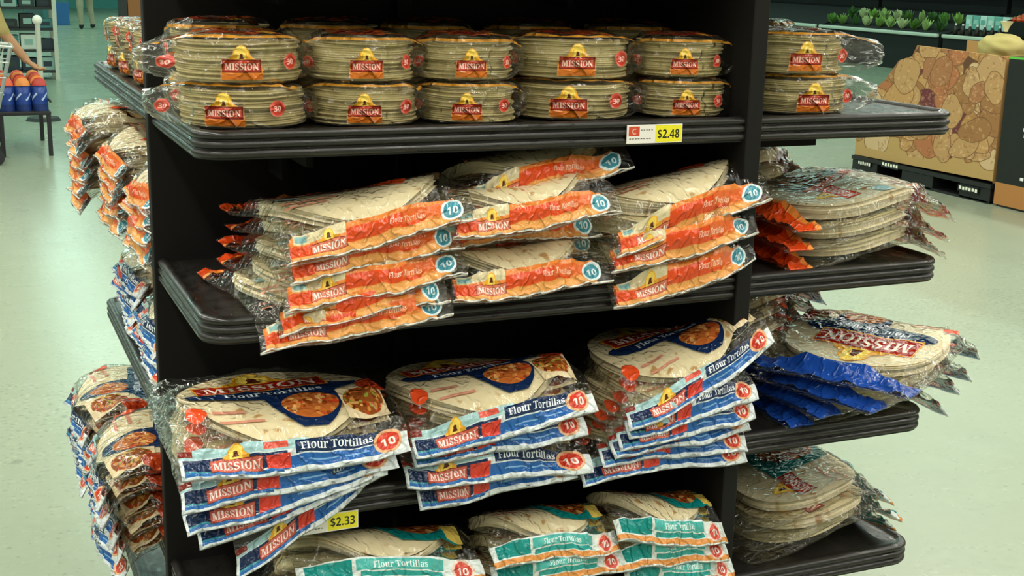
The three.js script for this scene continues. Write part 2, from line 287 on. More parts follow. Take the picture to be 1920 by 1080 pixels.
// ---------------------------------------------------------------- flat packs: a bag lying in a pile, its printed end flap hanging over the shelf edge
// spec: A, M, B = lower edge of the flap (left, middle, right) in bay coordinates; rear = [y, z, side shift, roll]
function flatPack(spec) {
  const { bay, type, floor, A, M, B, rear, th, label, group, seed, yaw, tilt, flap } = spec;
  srand(seed);
  const w = Math.hypot(B[0] - A[0], B[1] - A[1], B[2] - A[2]);
  const r = Math.min(w / 2 - 0.008, 0.15), body = 2 * r + 0.045, len = flap + body;
  const ctl = [0, 1, 2].map((k) => 2 * M[k] - (A[k] + B[k]) / 2);
  const ox = (A[0] + B[0]) / 2, oz = (A[2] + B[2]) / 2, oy = Math.min(A[1], B[1], rear[0]);
  const nz1 = rr(0, 50), front = (s) => { const p = [0, 1, 2].map((k) => (1 - s) * (1 - s) * A[k] + 2 * s * (1 - s) * ctl[k] + s * s * B[k]); p[1] += 0.009 * noise(s * 2.6 + nz1, 3.3, 1); p[2] += 0.012 * noise(s * 3.1 + nz1, 7.7, 4); return p; };
  const sway = rr(-0.08, 0.08);
  // centre line of the bag at s (across) and l (metres from the lower edge of the flap): position and normal
  const cache = new Map();
  function line(s) {
    const key = Math.round(s * 4096); if (cache.has(key)) return cache.get(key);
    const p = front(s), lift = 1 + sway * (s - 0.5) * 2, ct = Math.cos(tilt * lift), st = Math.sin(tilt * lift);
    const P0 = [p[1] + flap * ct, p[2] - flap * st], P3 = [rear[0] + (rear[3] ?? 0) * (s - 0.5), rear[1]];
    const reach = Math.max(0.05, (P0[1] - P3[1]) * 0.4);
    const P1 = [P0[0] + reach * 0.55 * ct, P0[1] - reach * 0.9 * st - 0.01], P2 = [P3[0], P3[1] + reach];
    const pts = [[p[1], p[2]]];
    for (let k = 0; k <= 40; k++) { const t = k / 40, a = (1 - t) ** 3, b = 3 * t * (1 - t) ** 2, c = 3 * t * t * (1 - t), d = t ** 3; pts.push([a * P0[0] + b * P1[0] + c * P2[0] + d * P3[0], a * P0[1] + b * P1[1] + c * P2[1] + d * P3[1]]); }
    for (const q of pts) q[0] = Math.max(q[0], floor - 4 * Math.max(0, q[1] - 0.004));   // the bag folds over the shelf edge, never through it
    const acc = [0]; for (let k = 1; k < pts.length; k++) acc.push(acc[k - 1] + Math.hypot(pts[k][0] - pts[k - 1][0], pts[k][1] - pts[k - 1][1]));
    const e = { p, pts, acc }; cache.set(key, e); return e;
  }
  function frame(s, l) {
    const { p, pts, acc } = line(s); let k = 1; while (k < acc.length - 1 && acc[k] < l) k++;
    const t = (l - acc[k - 1]) / (acc[k] - acc[k - 1]), dy = pts[k][0] - pts[k - 1][0], dz = pts[k][1] - pts[k - 1][1], q = Math.hypot(dy, dz);
    const x = p[0] + (rear[2] ?? 0) * smooth(flap, len, l);
    return { x, y: mix(pts[k - 1][0], pts[k][0], t), z: mix(pts[k - 1][1], pts[k][1], t), ny: -dz / q, nz: dy / q };
  }
  const frameS = (s, l) => {   // softened normal at the bend
    const a = frame(s, l), b = frame(s, Math.max(0, l - 0.012)), c = frame(s, Math.min(len, l + 0.012)); const ny = a.ny + b.ny + c.ny, nz = a.nz + b.nz + c.nz, q = Math.hypot(ny, nz);
    a.ny = ny / q; a.nz = nz / q; return a;
  };
  const cl = flap * 0.75 + r;
  const rho = (s, l) => Math.hypot((s - 0.5) * w, l - cl) / r;
  const put = (arr, f, off, wob = 0) => arr.push(f.x + wob - ox, f.y + f.ny * off - oy, f.z + f.nz * off - oz);
  // tortillas
  const rings = 9, seg = 44, layers = 7, pos = [], uv = [], idx = [];
  const uo = rnd(), vo = rnd();
  const addRow = (scale, offset, wobble) => { for (let j = 0; j < seg; j++) { const a = j / seg * Math.PI * 2, q = r * scale * (1 + wobble(j)); const s = clamp(0.5 + q * Math.cos(a) / w, 0, 1), l = clamp(cl + q * Math.sin(a), 0, len); put(pos, frameS(s, l), offset(s, l)); uv.push(uo + (s - 0.5) * w * 4, vo + l * 4); } };
  const flat = () => 0;
  const thick = (s, l) => th * (0.93 + 0.07 * noise(s * 4 + nz1, l * 14, 1)) * smooth(-0.004, flap * 0.7, l);
  addRow(0.001, (s, l) => thick(s, l), flat);
  for (let k = 1; k <= rings; k++) addRow(0.97 * k / rings, (s, l) => thick(s, l) * (k === rings ? 0.97 : 1), flat);
  for (let k = layers - 1; k >= 0; k--) { const sl = rr(0.955, 0.99), ph = rr(0, 20); const wob = (j) => 0.012 * noise(Math.cos(j / seg * 6.283) * 1.5 + ph, Math.sin(j / seg * 6.283) * 1.5, 3); addRow(sl, (s, l) => thick(s, l) * (k + 0.8) / layers, wob); addRow(sl - 0.03, (s, l) => thick(s, l) * (k + 0.15) / layers, wob); }
  addRow(0.001, () => 0.001, flat);
  const rows = pos.length / 3 / seg;
  for (let i = 0; i + 1 < rows; i++) for (let j = 0; j < seg; j++) { const a = i * seg + j, b = i * seg + (j + 1) % seg, c = a + seg, d = b + seg; idx.push(a, b, c, b, d, c); }
  const tg = new THREE.BufferGeometry(); tg.setAttribute('position', new THREE.Float32BufferAttribute(pos, 3)); tg.setAttribute('uv', new THREE.Float32BufferAttribute(uv, 2)); tg.setIndex(idx); tg.computeVertexNormals();
  // bag
  const nu = 40, nv = 46, fp = [], fu = [], fi = [];
  const ridge = (x, y, z) => Math.pow(1 - Math.min(1, Math.abs(noise(x, y, z)) * 2.6), 2);
  const top = (s, l) => {
    const q = rho(s, l), edge = smooth(0, 0.012, Math.min(s * w, (1 - s) * w, len - l));
    const lens = q < 1 ? thick(s, l) : thick(s, l) * Math.exp(-(((q - 1) * r / 0.02) ** 2));
    const free = smooth(0.94, 1.12, q), wr = (0.002 + 0.008 * free) * ridge(s * 6 + nz1, l * 17, 2) + 0.003 * free * noise(s * 9, l * 30 + nz1, 5);
    return lens * edge + 0.0016 + Math.abs(wr) * mix(0.3, 1, edge);
  };
  const flutter = (s, l) => 0.006 * smooth(0.4, 0.5, Math.abs(s - 0.5)) * noise(l * 24 + nz1, s * 2, 4);
  for (let side = 0; side < 2; side++) for (let i = 0; i <= nv; i++) for (let j = 0; j <= nu; j++) {
    const s = j / nu, l = len * i / nv, f = frameS(s, l);
    put(fp, f, side ? -0.0012 + 0.002 * smooth(0.95, 1.1, rho(s, l)) * noise(s * 8, l * 20 + nz1, 8) : top(s, l), flutter(s, l));
    fu.push(s, i / nv * (l < flap ? BAND / (flap / len) : 1) * 1); if (l >= flap) fu[fu.length - 1] = mix(BAND, 1, (l - flap) / body);
  }
  const st = nu + 1, half = st * (nv + 1);
  for (let i = 0; i < nv; i++) for (let j = 0; j < nu; j++) { const a = i * st + j; fi.push(a, a + 1, a + st, a + 1, a + st + 1, a + st); const b = a + half; fi.push(b, b + st, b + 1, b + 1, b + st, b + st + 1); }
  for (let i = 0; i < nv; i++) { const a = i * st, b = a + half; fi.push(a, a + st, b, b, a + st, b + st); const c = a + nu, d = c + half; fi.push(c, d, c + st, d, d + st, c + st); }
  for (let j = 0; j < nu; j++) { fi.push(j, j + half, j + 1, j + 1, j + half, j + half + 1); }
  const fg = new THREE.BufferGeometry(); fg.setAttribute('position', new THREE.Float32BufferAttribute(fp, 3)); fg.setAttribute('uv', new THREE.Float32BufferAttribute(fu, 2)); fg.setIndex(fi); fg.computeVertexNormals();
  const o = bayPoint(bay, ox, oy, oz);
  const g = thing('tortilla_pack', label, 'tortillas', [o.x, o.y, o.z], BAYS[bay] + yaw, group);
  part('tortilla_stack', tg, TORTILLA.flour, g); part('printed_bag', fg, FILM[type], g);
  return g;
}
const NTH = ['first', 'second', 'third', 'fourth', 'fifth', 'sixth', 'seventh', 'eighth', 'ninth', 'tenth'];
const ORD = ['topmost', 'second from top', 'third from top', 'fourth from top', 'fifth from top', 'sixth from top', 'seventh from top', 'eighth from top'];
let packSeed = 100;
// a pile given from its lowest pack up; each row: A, M, B
function pile(bay, type, floor, th, step, rows, where, group, opt = {}) {
  rows.forEach(([A, M, B], i) => {
    const n = rows.length - 1 - i, tone = { orange: 'orange banded', blue: 'blue banded', blueEnd: 'blue ended', teal: 'teal banded' }[type];
    const zr = (A[2] + B[2]) / 2 - 0.3 + (opt.rearZ ?? 0);
    flatPack({ bay, type, floor: floor + 0.003 + i * step * 0.6, A, M: M ?? [0, 1, 2].map((k) => (A[k] + B[k]) / 2), B, rear: [floor + 0.003 + i * step + (opt.lift ?? 0) * i / rows.length, Math.max(zr, -D + 0.03), opt.shift ?? 0, opt.roll ?? 0], th, tilt: opt.tilt ?? 0.72, flap: opt.flap ?? 0.042, yaw: (opt.yaw ?? [])[i] ?? 0,
      label: `${tone} tortilla pack, ${ORD[n]} in ${where}`, group, seed: packSeed++ });
  });
}
const F2 = 1.0, F3 = 0.709, F4 = 0.437;
// front bay, second shelf
pile('front', 'orange', F2, 0.022, 0.026, [
  [[0.072, 0.951, 0.045], null, [0.364, 0.989, 0.045]],
  [[0.099, 0.974, 0.042], null, [0.36, 1.011, 0.04]],
  [[0.107, 1.009, 0.042], null, [0.391, 1.045, 0.04]],
  [[0.118, 1.047, 0.03], null, [0.387, 1.084, 0.03]],
  [[0.115, 1.079, 0.034], [0.251, 1.1, 0.034], [0.404, 1.13, 0.032]]], 'left pile on front second shelf', 'orange packs on the front second shelf', { shift: -0.03 });
pile('front', 'orange', F2, 0.022, 0.026, [
  [[0.366, 1.003, 0.035], [0.5, 1.005, 0.036], [0.642, 1.015, 0.035]],
  [[0.38, 1.04, -0.045], null, [0.655, 1.045, -0.045]],
  [[0.372, 1.07, -0.03], null, [0.65, 1.08, -0.03]],
  [[0.368, 1.105, 0.03], [0.508, 1.109, 0.032], [0.654, 1.124, 0.03]],
  [[0.417, 1.131, -0.02], [0.543, 1.155, -0.02], [0.697, 1.186, -0.02]]], 'middle pile on front second shelf', 'orange packs on the front second shelf');
pile('front', 'orange', F2, 0.034, 0.041, [
  [[0.644, 0.973, 0.032], [0.782, 0.989, 0.034], [0.91, 1.04, 0.026]],
  [[0.639, 1.033, 0.036], [0.775, 1.05, 0.036], [0.912, 1.078, 0.034]],
  [[0.643, 1.058, 0.034], [0.785, 1.09, 0.034], [0.932, 1.138, 0.03]]], 'right pile on front second shelf', 'orange packs on the front second shelf');
// front bay, third shelf
pile('front', 'blue', F3, 0.021, 0.0265, [
  [[0.029, 0.615, 0.042], [0.155, 0.678, 0.042], [0.249, 0.741, 0.03]],
  [[-0.025, 0.673, 0.05], [0.12, 0.705, 0.05], [0.255, 0.748, 0.04]],
  [[-0.044, 0.697, 0.056], [0.103, 0.722, 0.056], [0.262, 0.751, 0.045]],
  [[-0.05, 0.738, 0.06], [0.103, 0.745, 0.062], [0.275, 0.758, 0.056]],
  [[-0.049, 0.784, 0.062], [0.119, 0.781, 0.064], [0.292, 0.783, 0.06]]], 'left pile on front third shelf', 'blue packs on the front third shelf', { flap: 0.045 });
pile('front', 'blue', F3, 0.024, 0.031, [
  [[0.318, 0.671, 0.035], [0.444, 0.681, 0.035], [0.586, 0.695, 0.035]],
  [[0.293, 0.719, 0.045], [0.44, 0.708, 0.046], [0.612, 0.701, 0.045]],
  [[0.306, 0.751, 0.05], [0.446, 0.759, 0.05], [0.595, 0.772, 0.05]],
  [[0.302, 0.769, 0.056], [0.452, 0.787, 0.056], [0.608, 0.812, 0.055]]], 'middle pile on front third shelf', 'blue packs on the front third shelf', { flap: 0.045 });
pile('front', 'blue', F3, 0.02, 0.0245, [
  [[0.599, 0.675, 0.035], [0.757, 0.679, 0.036], [0.915, 0.676, 0.035]],
  [[0.632, 0.707, 0.04], null, [0.915, 0.701, 0.04]],
  [[0.648, 0.719, 0.045], null, [0.918, 0.732, 0.045]],
  [[0.66, 0.735, 0.05], null, [0.92, 0.759, 0.05]],
  [[0.675, 0.752, 0.052], [0.794, 0.775, 0.052], [0.918, 0.799, 0.05]],
  [[0.67, 0.77, 0.056], [0.819, 0.816, 0.056], [0.942, 0.897, 0.052]]], 'right pile on front third shelf', 'blue packs on the front third shelf', { flap: 0.042 });
// front bay, fourth shelf
const lower = (x0, x1, ys) => ys.map((y) => [[x0, y, 0.02], null, [x1, y - 0.006, 0.02]]);
pile('front', 'teal', F4, 0.022, 0.027, [...lower(0.11, 0.42, [0.44, 0.475]), [[0.111, 0.535, 0.03], null, [0.422, 0.506, 0.03]], [[0.122, 0.572, 0.035], null, [0.427, 0.54, 0.035]]].slice(1), 'left pile on front fourth shelf', 'teal packs on the front fourth shelf');
pile('front', 'teal', F4, 0.021, 0.026, [...lower(0.44, 0.69, [0.455]), [[0.45, 0.515, 0.03], null, [0.69, 0.51, 0.03]], [[0.442, 0.557, 0.036], null, [0.677, 0.545, 0.036]]], 'middle pile on front fourth shelf', 'teal packs on the front fourth shelf', { flap: 0.04 });
pile('front', 'teal', F4, 0.022, 0.027, [[[0.70, 0.462, 0.03], null, [0.912, 0.452, 0.03]], [[0.681, 0.508, 0.032], null, [0.895, 0.49, 0.032]], [[0.671, 0.562, 0.036], null, [0.891, 0.52, 0.036]]], 'right pile on front fourth shelf', 'teal packs on the front fourth shelf', { flap: 0.042 });

// piles on the side bays, built by rule
function sidePile(bay, type, floor, n, x0, x1, th, step, z, drop, jitter, where, group, opt = {}) {
  srand(packSeed * 3 + 1); const rows = [];
  for (let i = 0; i < n; i++) {
    const y = floor + i * step - drop * (1 - i / (n + 2)), a = rr(-jitter, jitter), b = rr(-jitter, jitter);
    rows.push([[x0 + a * 0.5, y + b * 0.4, z + rr(-0.012, 0.012)], [(x0 + x1) / 2 + a * 0.5, y - Math.abs(b) * 0.2, z + 0.003], [x1 + a * 0.5, y + a * 0.4, z + rr(-0.012, 0.012)]]);
  }
  pile(bay, type, floor, th, step, rows, where, group, opt);
}
sidePile('right', 'orange', F2, 3, 0.0, 0.3, 0.03, 0.034, 0.02, -0.002, 0.02, 'near pile on right wing second shelf', 'orange packs on the right wing', { tilt: 0.95 });
sidePile('right', 'orange', F2, 4, 0.32, 0.6, 0.03, 0.034, -0.06, -0.002, 0.02, 'far pile on right wing second shelf', 'orange packs on the right wing', { tilt: 0.95 });
sidePile('right', 'blueEnd', F3, 4, 0.0, 0.32, 0.024, 0.03, 0.05, 0.02, 0.02, 'near pile on right wing third shelf', 'blue packs on the right wing', { tilt: 0.8, rearZ: 0.0, yaw: [0, 0.12, 0.35, 0.5] });
sidePile('right', 'blueEnd', F3, 5, 0.34, 0.66, 0.024, 0.03, 0.0, 0.0, 0.02, 'far pile on right wing third shelf', 'blue packs on the right wing', { tilt: 0.8 });
sidePile('right', 'teal', F4, 3, 0.03, 0.31, 0.026, 0.03, -0.03, -0.004, 0.03, 'near pile on right wing fourth shelf', 'packs on the right wing fourth shelf', { tilt: 0.9 });
sidePile('right', 'orange', F4, 4, 0.33, 0.62, 0.026, 0.03, 0.0, 0.0, 0.03, 'far pile on right wing fourth shelf', 'packs on the right wing fourth shelf', { tilt: 0.9 });
const leftO = 'orange packs on the left wing', leftB = 'blue packs on the left wing second and third', leftC = 'blue packs on the left wing bottom';
sidePile('left', 'orange', F2, 6, 0.06, 0.36, 0.022, 0.026, 0.07, 0.02, 0.02, 'far pile on left wing second shelf', leftO);
sidePile('left', 'orange', F2, 5, 0.36, 0.64, 0.022, 0.026, 0.035, 0.02, 0.02, 'middle pile on left wing second shelf', leftO);
sidePile('left', 'orange', F2, 4, 0.63, 0.9, 0.022, 0.026, 0.02, 0.02, 0.02, 'near pile on left wing second shelf', leftO);
sidePile('left', 'blue', F3, 4, 0.1, 0.4, 0.024, 0.03, -0.02, -0.005, 0.015, 'far pile on left wing third shelf', 'blue packs on the left wing third shelf', { rearZ: 0.02 });
sidePile('left', 'blue', F3, 3, 0.44, 0.76, 0.024, 0.03, -0.015, -0.005, 0.015, 'near pile on left wing third shelf', 'blue packs on the left wing third shelf', { rearZ: 0.02 });
sidePile('left', 'blue', F4, 4, 0.1, 0.42, 0.024, 0.028, 0.1, 0.06, 0.03, 'far pile on left wing fourth shelf', 'blue packs on the left wing fourth shelf', { tilt: 0.5 });
sidePile('left', 'blue', F4, 5, 0.5, 0.84, 0.024, 0.028, 0.1, 0.07, 0.03, 'near pile on left wing fourth shelf', 'blue packs on the left wing fourth shelf', { tilt: 0.5 });

// ---------------------------------------------------------------- round stacks of corn tortillas in clear bags
const bagInk = inkTextures(1024, 384, (c) => {
  c.save(); c.scale(1, 1.4);   // the print is 1.4 times denser down the bag than around it
  c.fillStyle = '#dd8a2e'; c.beginPath(); c.moveTo(462, 250); c.lineTo(466, 205); c.lineTo(558, 205); c.lineTo(562, 250); c.closePath(); c.fill();
  bell(c, 512, 198, 46); logo(c, 470, 205, 84, 24, '#b93a22', '#f7d9cc'); c.fillStyle = '#dc7420'; c.fillRect(466, 233, 94, 15);
  badge(c, 640, 208, 20, '#dd5a44', '#c73a28', '30', '#f6c9bd'); badge(c, 330, 212, 19, '#dd5a44', '#c73a28', '30', '#f6c9bd');
  c.restore();
  c.fillStyle = '#c98a2c'; c.fillRect(300, 200, 430, 12); c.fillStyle = '#8a3c18'; c.fillRect(260, 50, 520, 120); c.fillStyle = '#6a1e12'; c.fillRect(330, 80, 260, 60); c.fillStyle = '#b98a2f'; c.fillRect(620, 90, 110, 60);
  c.fillStyle = '#dd6a26'; c.fillRect(70, 280, 110, 44); c.fillRect(850, 280, 110, 44); c.fillStyle = '#a8501e'; c.fillRect(0, 60, 180, 100); c.fillRect(860, 60, 164, 100);
});
const bagFilm = filmMaterial(bagInk, [2.2, 0.8]); bagFilm.roughness = 0.2; bagFilm.bumpScale = 0.014;
const cornMap = dataTexture(256, (u, v) => { const l = tnoise(u, v, 60, 3) * 0.4 + tnoise(u * 1, v, 18, 5) * 0.4; return [208 + 40 * l, 192 + 42 * l, 142 + 44 * l]; }, true);
TORTILLA.corn = std(0xffffff, 0.85, { map: cornMap, vertexColors: true });
function cornBag(pos, turn, R, H, seed, label, group, fin = [0.03, 0.03]) {
  srand(seed);
  const g = thing('tortilla_bag', label, 'tortillas', pos, turn, group);
  // stack of thin discs
  const seg = 40, P = [], U = [], C = [], I = [], n = Math.round(H / 0.0034);
  const row = (r, y, dx, dz, tone) => { for (let j = 0; j < seg; j++) { const a = j / seg * Math.PI * 2, q = r * (1 + 0.02 * noise(Math.cos(a) * 1.2 + seed, Math.sin(a) * 1.2, y * 30)); const sag = 0.004 * noise(Math.cos(a) + seed, Math.sin(a), 2) * (r / R); P.push(dx + q * Math.cos(a), y + sag * (y / H), dz + q * Math.sin(a)); U.push(a / 6.283 * 2, y * 5 + r * 3); C.push(tone, tone * 0.985, tone * 0.95); } };
  row(0.001, 0.002, 0, 0, 1);
  for (let k = 0; k < n; k++) { const r = R * rr(0.905, 0.935), dx = rr(-0.004, 0.004), dz = rr(-0.004, 0.004), y = 0.003 + (H - 0.004) * k / n, dy = (H - 0.004) / n, t = rr(0.84, 1); row(r - 0.0012, y, dx, dz, t * 0.9); row(r, y + dy * 0.35, dx, dz, t); row(r, y + dy * 0.7, dx, dz, t); row(r - 0.0016, y + dy * 0.98, dx, dz, t * 0.9); }
  row(R * 0.5, H, 0, 0, 1); row(0.001, H + 0.001, 0, 0, 1);
  const rows = P.length / 3 / seg;
  for (let i = 0; i + 1 < rows; i++) for (let j = 0; j < seg; j++) { const a = i * seg + j, b = i * seg + (j + 1) % seg; I.push(a, a + seg, b, b, a + seg, b + seg); }
  const tg = new THREE.BufferGeometry(); tg.setAttribute('position', new THREE.Float32BufferAttribute(P, 3)); tg.setAttribute('uv', new THREE.Float32BufferAttribute(U, 2)); tg.setAttribute('color', new THREE.Float32BufferAttribute(C, 3)); tg.setIndex(I); tg.computeVertexNormals();
  part('tortilla_stack', tg, TORTILLA.corn, g);
  // bag: front of the print faces +z
  const nu = 96, prof = [[0.86, 0], [0.96, 0.002], [0.995, 0.012]];
  for (let k = 1; k <= 7; k++) prof.push([1, 0.012 + (H - 0.02) * k / 7]);
  prof.push([0.985, H + 0.001], [0.95, H + 0.004], [0.88, H + 0.005]); for (let k = 1; k <= 7; k++) prof.push([0.88 * (1 - k / 7) + 0.002, H + 0.005 + 0.002 * k / 7]);
  let L = [0]; for (let k = 1; k < prof.length; k++) L.push(L[k - 1] + Math.hypot((prof[k][0] - prof[k - 1][0]) * R, prof[k][1] - prof[k - 1][1]));
  const p = [], u = [], idx = [];
  prof.forEach(([q, y], i) => {
    for (let j = 0; j <= nu; j++) {
      const a = (j / nu - 0.5) * Math.PI * 2, ca = Math.sin(a), sa = Math.cos(a);   // u runs left to right as seen from outside, 0.5 faces +z
      const fr = Math.exp(-((Math.acos(clamp(ca, -1, 1)) / 0.42) ** 2)), fl = Math.exp(-((Math.acos(clamp(-ca, -1, 1)) / 0.42) ** 2));
      const f = Math.max(fr, fl), midY = H * 0.5, k = smooth(0.3, 1, q);
      const wr = 0.007 * noise(ca * 3 + seed, sa * 3, y * 22) + (0.008 * f + 0.005) * noise(ca * 7 + seed, sa * 7 + y * 50, 4);
      const rad = q * R + k * (fr * fin[1] + fl * fin[0]) + Math.abs(wr) * k * 0.9;
      const yy = mix(y, midY + (y - midY) * 0.45, f * k * 0.9) + (q < 0.9 && y > H * 0.9 ? 0.004 * noise(ca * 4 * q + seed, sa * 4 * q, 9) + 0.003 : 0) + f * k * 0.012 * noise(ca * 5, sa * 9 + seed, y * 25);
      p.push(rad * ca, Math.max(0.0005, yy), rad * sa); u.push(j / nu, 1 - 0.0 - (1 - L[i] / L[L.length - 1]));
    }
  });
  const st = nu + 1; for (let i = 0; i + 1 < prof.length; i++) for (let j = 0; j < nu; j++) { const a = i * st + j; idx.push(a, a + 1, a + st, a + 1, a + st + 1, a + st); }
  const fg = new THREE.BufferGeometry(); fg.setAttribute('position', new THREE.Float32BufferAttribute(p, 3)); fg.setAttribute('uv', new THREE.Float32BufferAttribute(u, 2)); fg.setIndex(idx); fg.computeVertexNormals();
  part('printed_bag', fg, bagFilm, g);
  return g;
}
{
  const F1 = 1.266, xs = [0.089, 0.272, 0.44, 0.632, 0.825], Rs = [0.098, 0.086, 0.08, 0.104, 0.078], ord = ['leftmost', 'second from left', 'middle', 'fourth from left', 'rightmost'];
  const fins = [[0.05, 0.012], [0.012, 0.012], [0.01, 0.012], [0.01, 0.02], [0.01, 0.02]];
  xs.forEach((x, i) => {
    cornBag([x, F1, -0.028 - Rs[i]], rnd0(i, 0.3) - 0.22 + [0, 0.25, 0.15, 0, 0][i], Rs[i], 0.057, 11 + i, `clear bag of corn tortillas, lower of ${ord[i]} stack on front top shelf`, 'corn tortilla bags on the front top shelf', fins[i]);
    cornBag([x - 0.004, F1 + 0.0645, -0.03 - Rs[i]], rnd0(i + 9, 0.2) - 0.35, Rs[i] * 0.99, 0.062, 41 + i, `clear bag of corn tortillas, upper of ${ord[i]} stack on front top shelf`, 'corn tortilla bags on the front top shelf', fins[i]);
    cornBag([x + 0.004, F1, -0.315], rnd0(i + 20, 0.5), 0.082, 0.06, 71 + i, `clear bag of corn tortillas, lower one behind ${ord[i]} front stack`, 'corn tortilla bags in the rear row', [0.004, 0.004]);
    cornBag([x + 0.006, F1 + 0.068, -0.315], rnd0(i + 30, 0.5), 0.082, 0.07, 91 + i, `clear bag of corn tortillas, upper one behind ${ord[i]} front stack`, 'corn tortilla bags in the rear row', [0.004, 0.004]);
  });
  function rnd0(i, a) { return Math.sin(i * 12.9898 + 4.1) * a; }
  const right = 'corn tortilla bags on the right wing', left = 'corn tortilla bags on the left wing';
  cornBag([1.065, F1, -0.125], -0.2, 0.1, 0.06, 121, 'clear bag of corn tortillas, lower one at front of right wing top shelf', right, [0.01, 0.06]);
  cornBag([1.055, F1 + 0.068, -0.125], -0.3, 0.098, 0.066, 122, 'clear bag of corn tortillas, upper one at front of right wing top shelf', right, [0.01, 0.07]);
  cornBag([1.1, F1, -0.35], 0.6, 0.1, 0.065, 123, 'clear bag of corn tortillas, lower one deeper on right wing top shelf', right, [0.02, 0.02]);
  cornBag([1.1, F1 + 0.072, -0.35], 0.6, 0.1, 0.07, 124, 'clear bag of corn tortillas, upper one deeper on right wing top shelf', right, [0.02, 0.02]);
  [-0.57, -0.78, -0.99, -1.2].forEach((z, i) => {
    const o = ['nearest', 'second nearest', 'third nearest', 'farthest'][i];
    cornBag([0.115, F1, z], -Math.PI / 2 + 0.2, 0.096, 0.046, 131 + i, `clear bag of corn tortillas, lower of ${o} stack on left wing top shelf`, left, [0.015, 0.015]);
    cornBag([0.11, F1 + 0.054, z], -Math.PI / 2 - 0.15, 0.094, 0.046, 141 + i, `clear bag of corn tortillas, upper of ${o} stack on left wing top shelf`, left, [0.015, 0.015]);
  });
}

// ---------------------------------------------------------------- price tags in the shelf lips
function priceTag(pos, w, h, price, label, tilt = 0) {
  const [c, x] = canvas(512, 160);
  x.fillStyle = '#eee9e2'; x.fillRect(0, 0, 512, 160); x.fillStyle = '#f0e32c'; x.fillRect(262, 6, 244, 148);
  x.fillStyle = '#cf4a30'; x.fillRect(14, 12, 100, 84); x.fillStyle = '#e9b9a8'; x.font = 'bold 70px sans-serif'; x.textAlign = 'center'; x.textBaseline = 'middle'; x.fillText('C', 64, 56);
  x.fillStyle = '#55504a'; for (let k = 0; k < 8; k++) x.fillRect(20 + k * 26, 116, 18, 8); for (let k = 0; k < 5; k++) x.fillRect(126 + k * 24, 40, 14, 8);
  x.fillStyle = '#1a1a12'; x.font = 'bold 108px sans-serif'; x.fillText(price, 384, 84, 210);
  const g = thing('price_tag', label, 'price tag', pos, 0, 'shelf price tags'); g.rotation.x = tilt;
  part('card', rbox(w, h, 0.0012, 0.0005), std(0xe8e4dc, 0.5), g);
  part('printed_face', new THREE.PlaneGeometry(w - 0.001, h - 0.001).translate(0, 0, 0.0008), new THREE.MeshStandardMaterial({ map: canvasTexture(c), roughness: 0.35 }), g);
}
priceTag([0.719, 1.2485, 0.0042], 0.101, 0.03, '$2.48', 'white and yellow price tag reading $2.48 on top shelf lip');
priceTag([0.176, 0.664, 0.0045], 0.099, 0.03, '$2.33', 'white and yellow price tag reading $2.33 below blue packs');

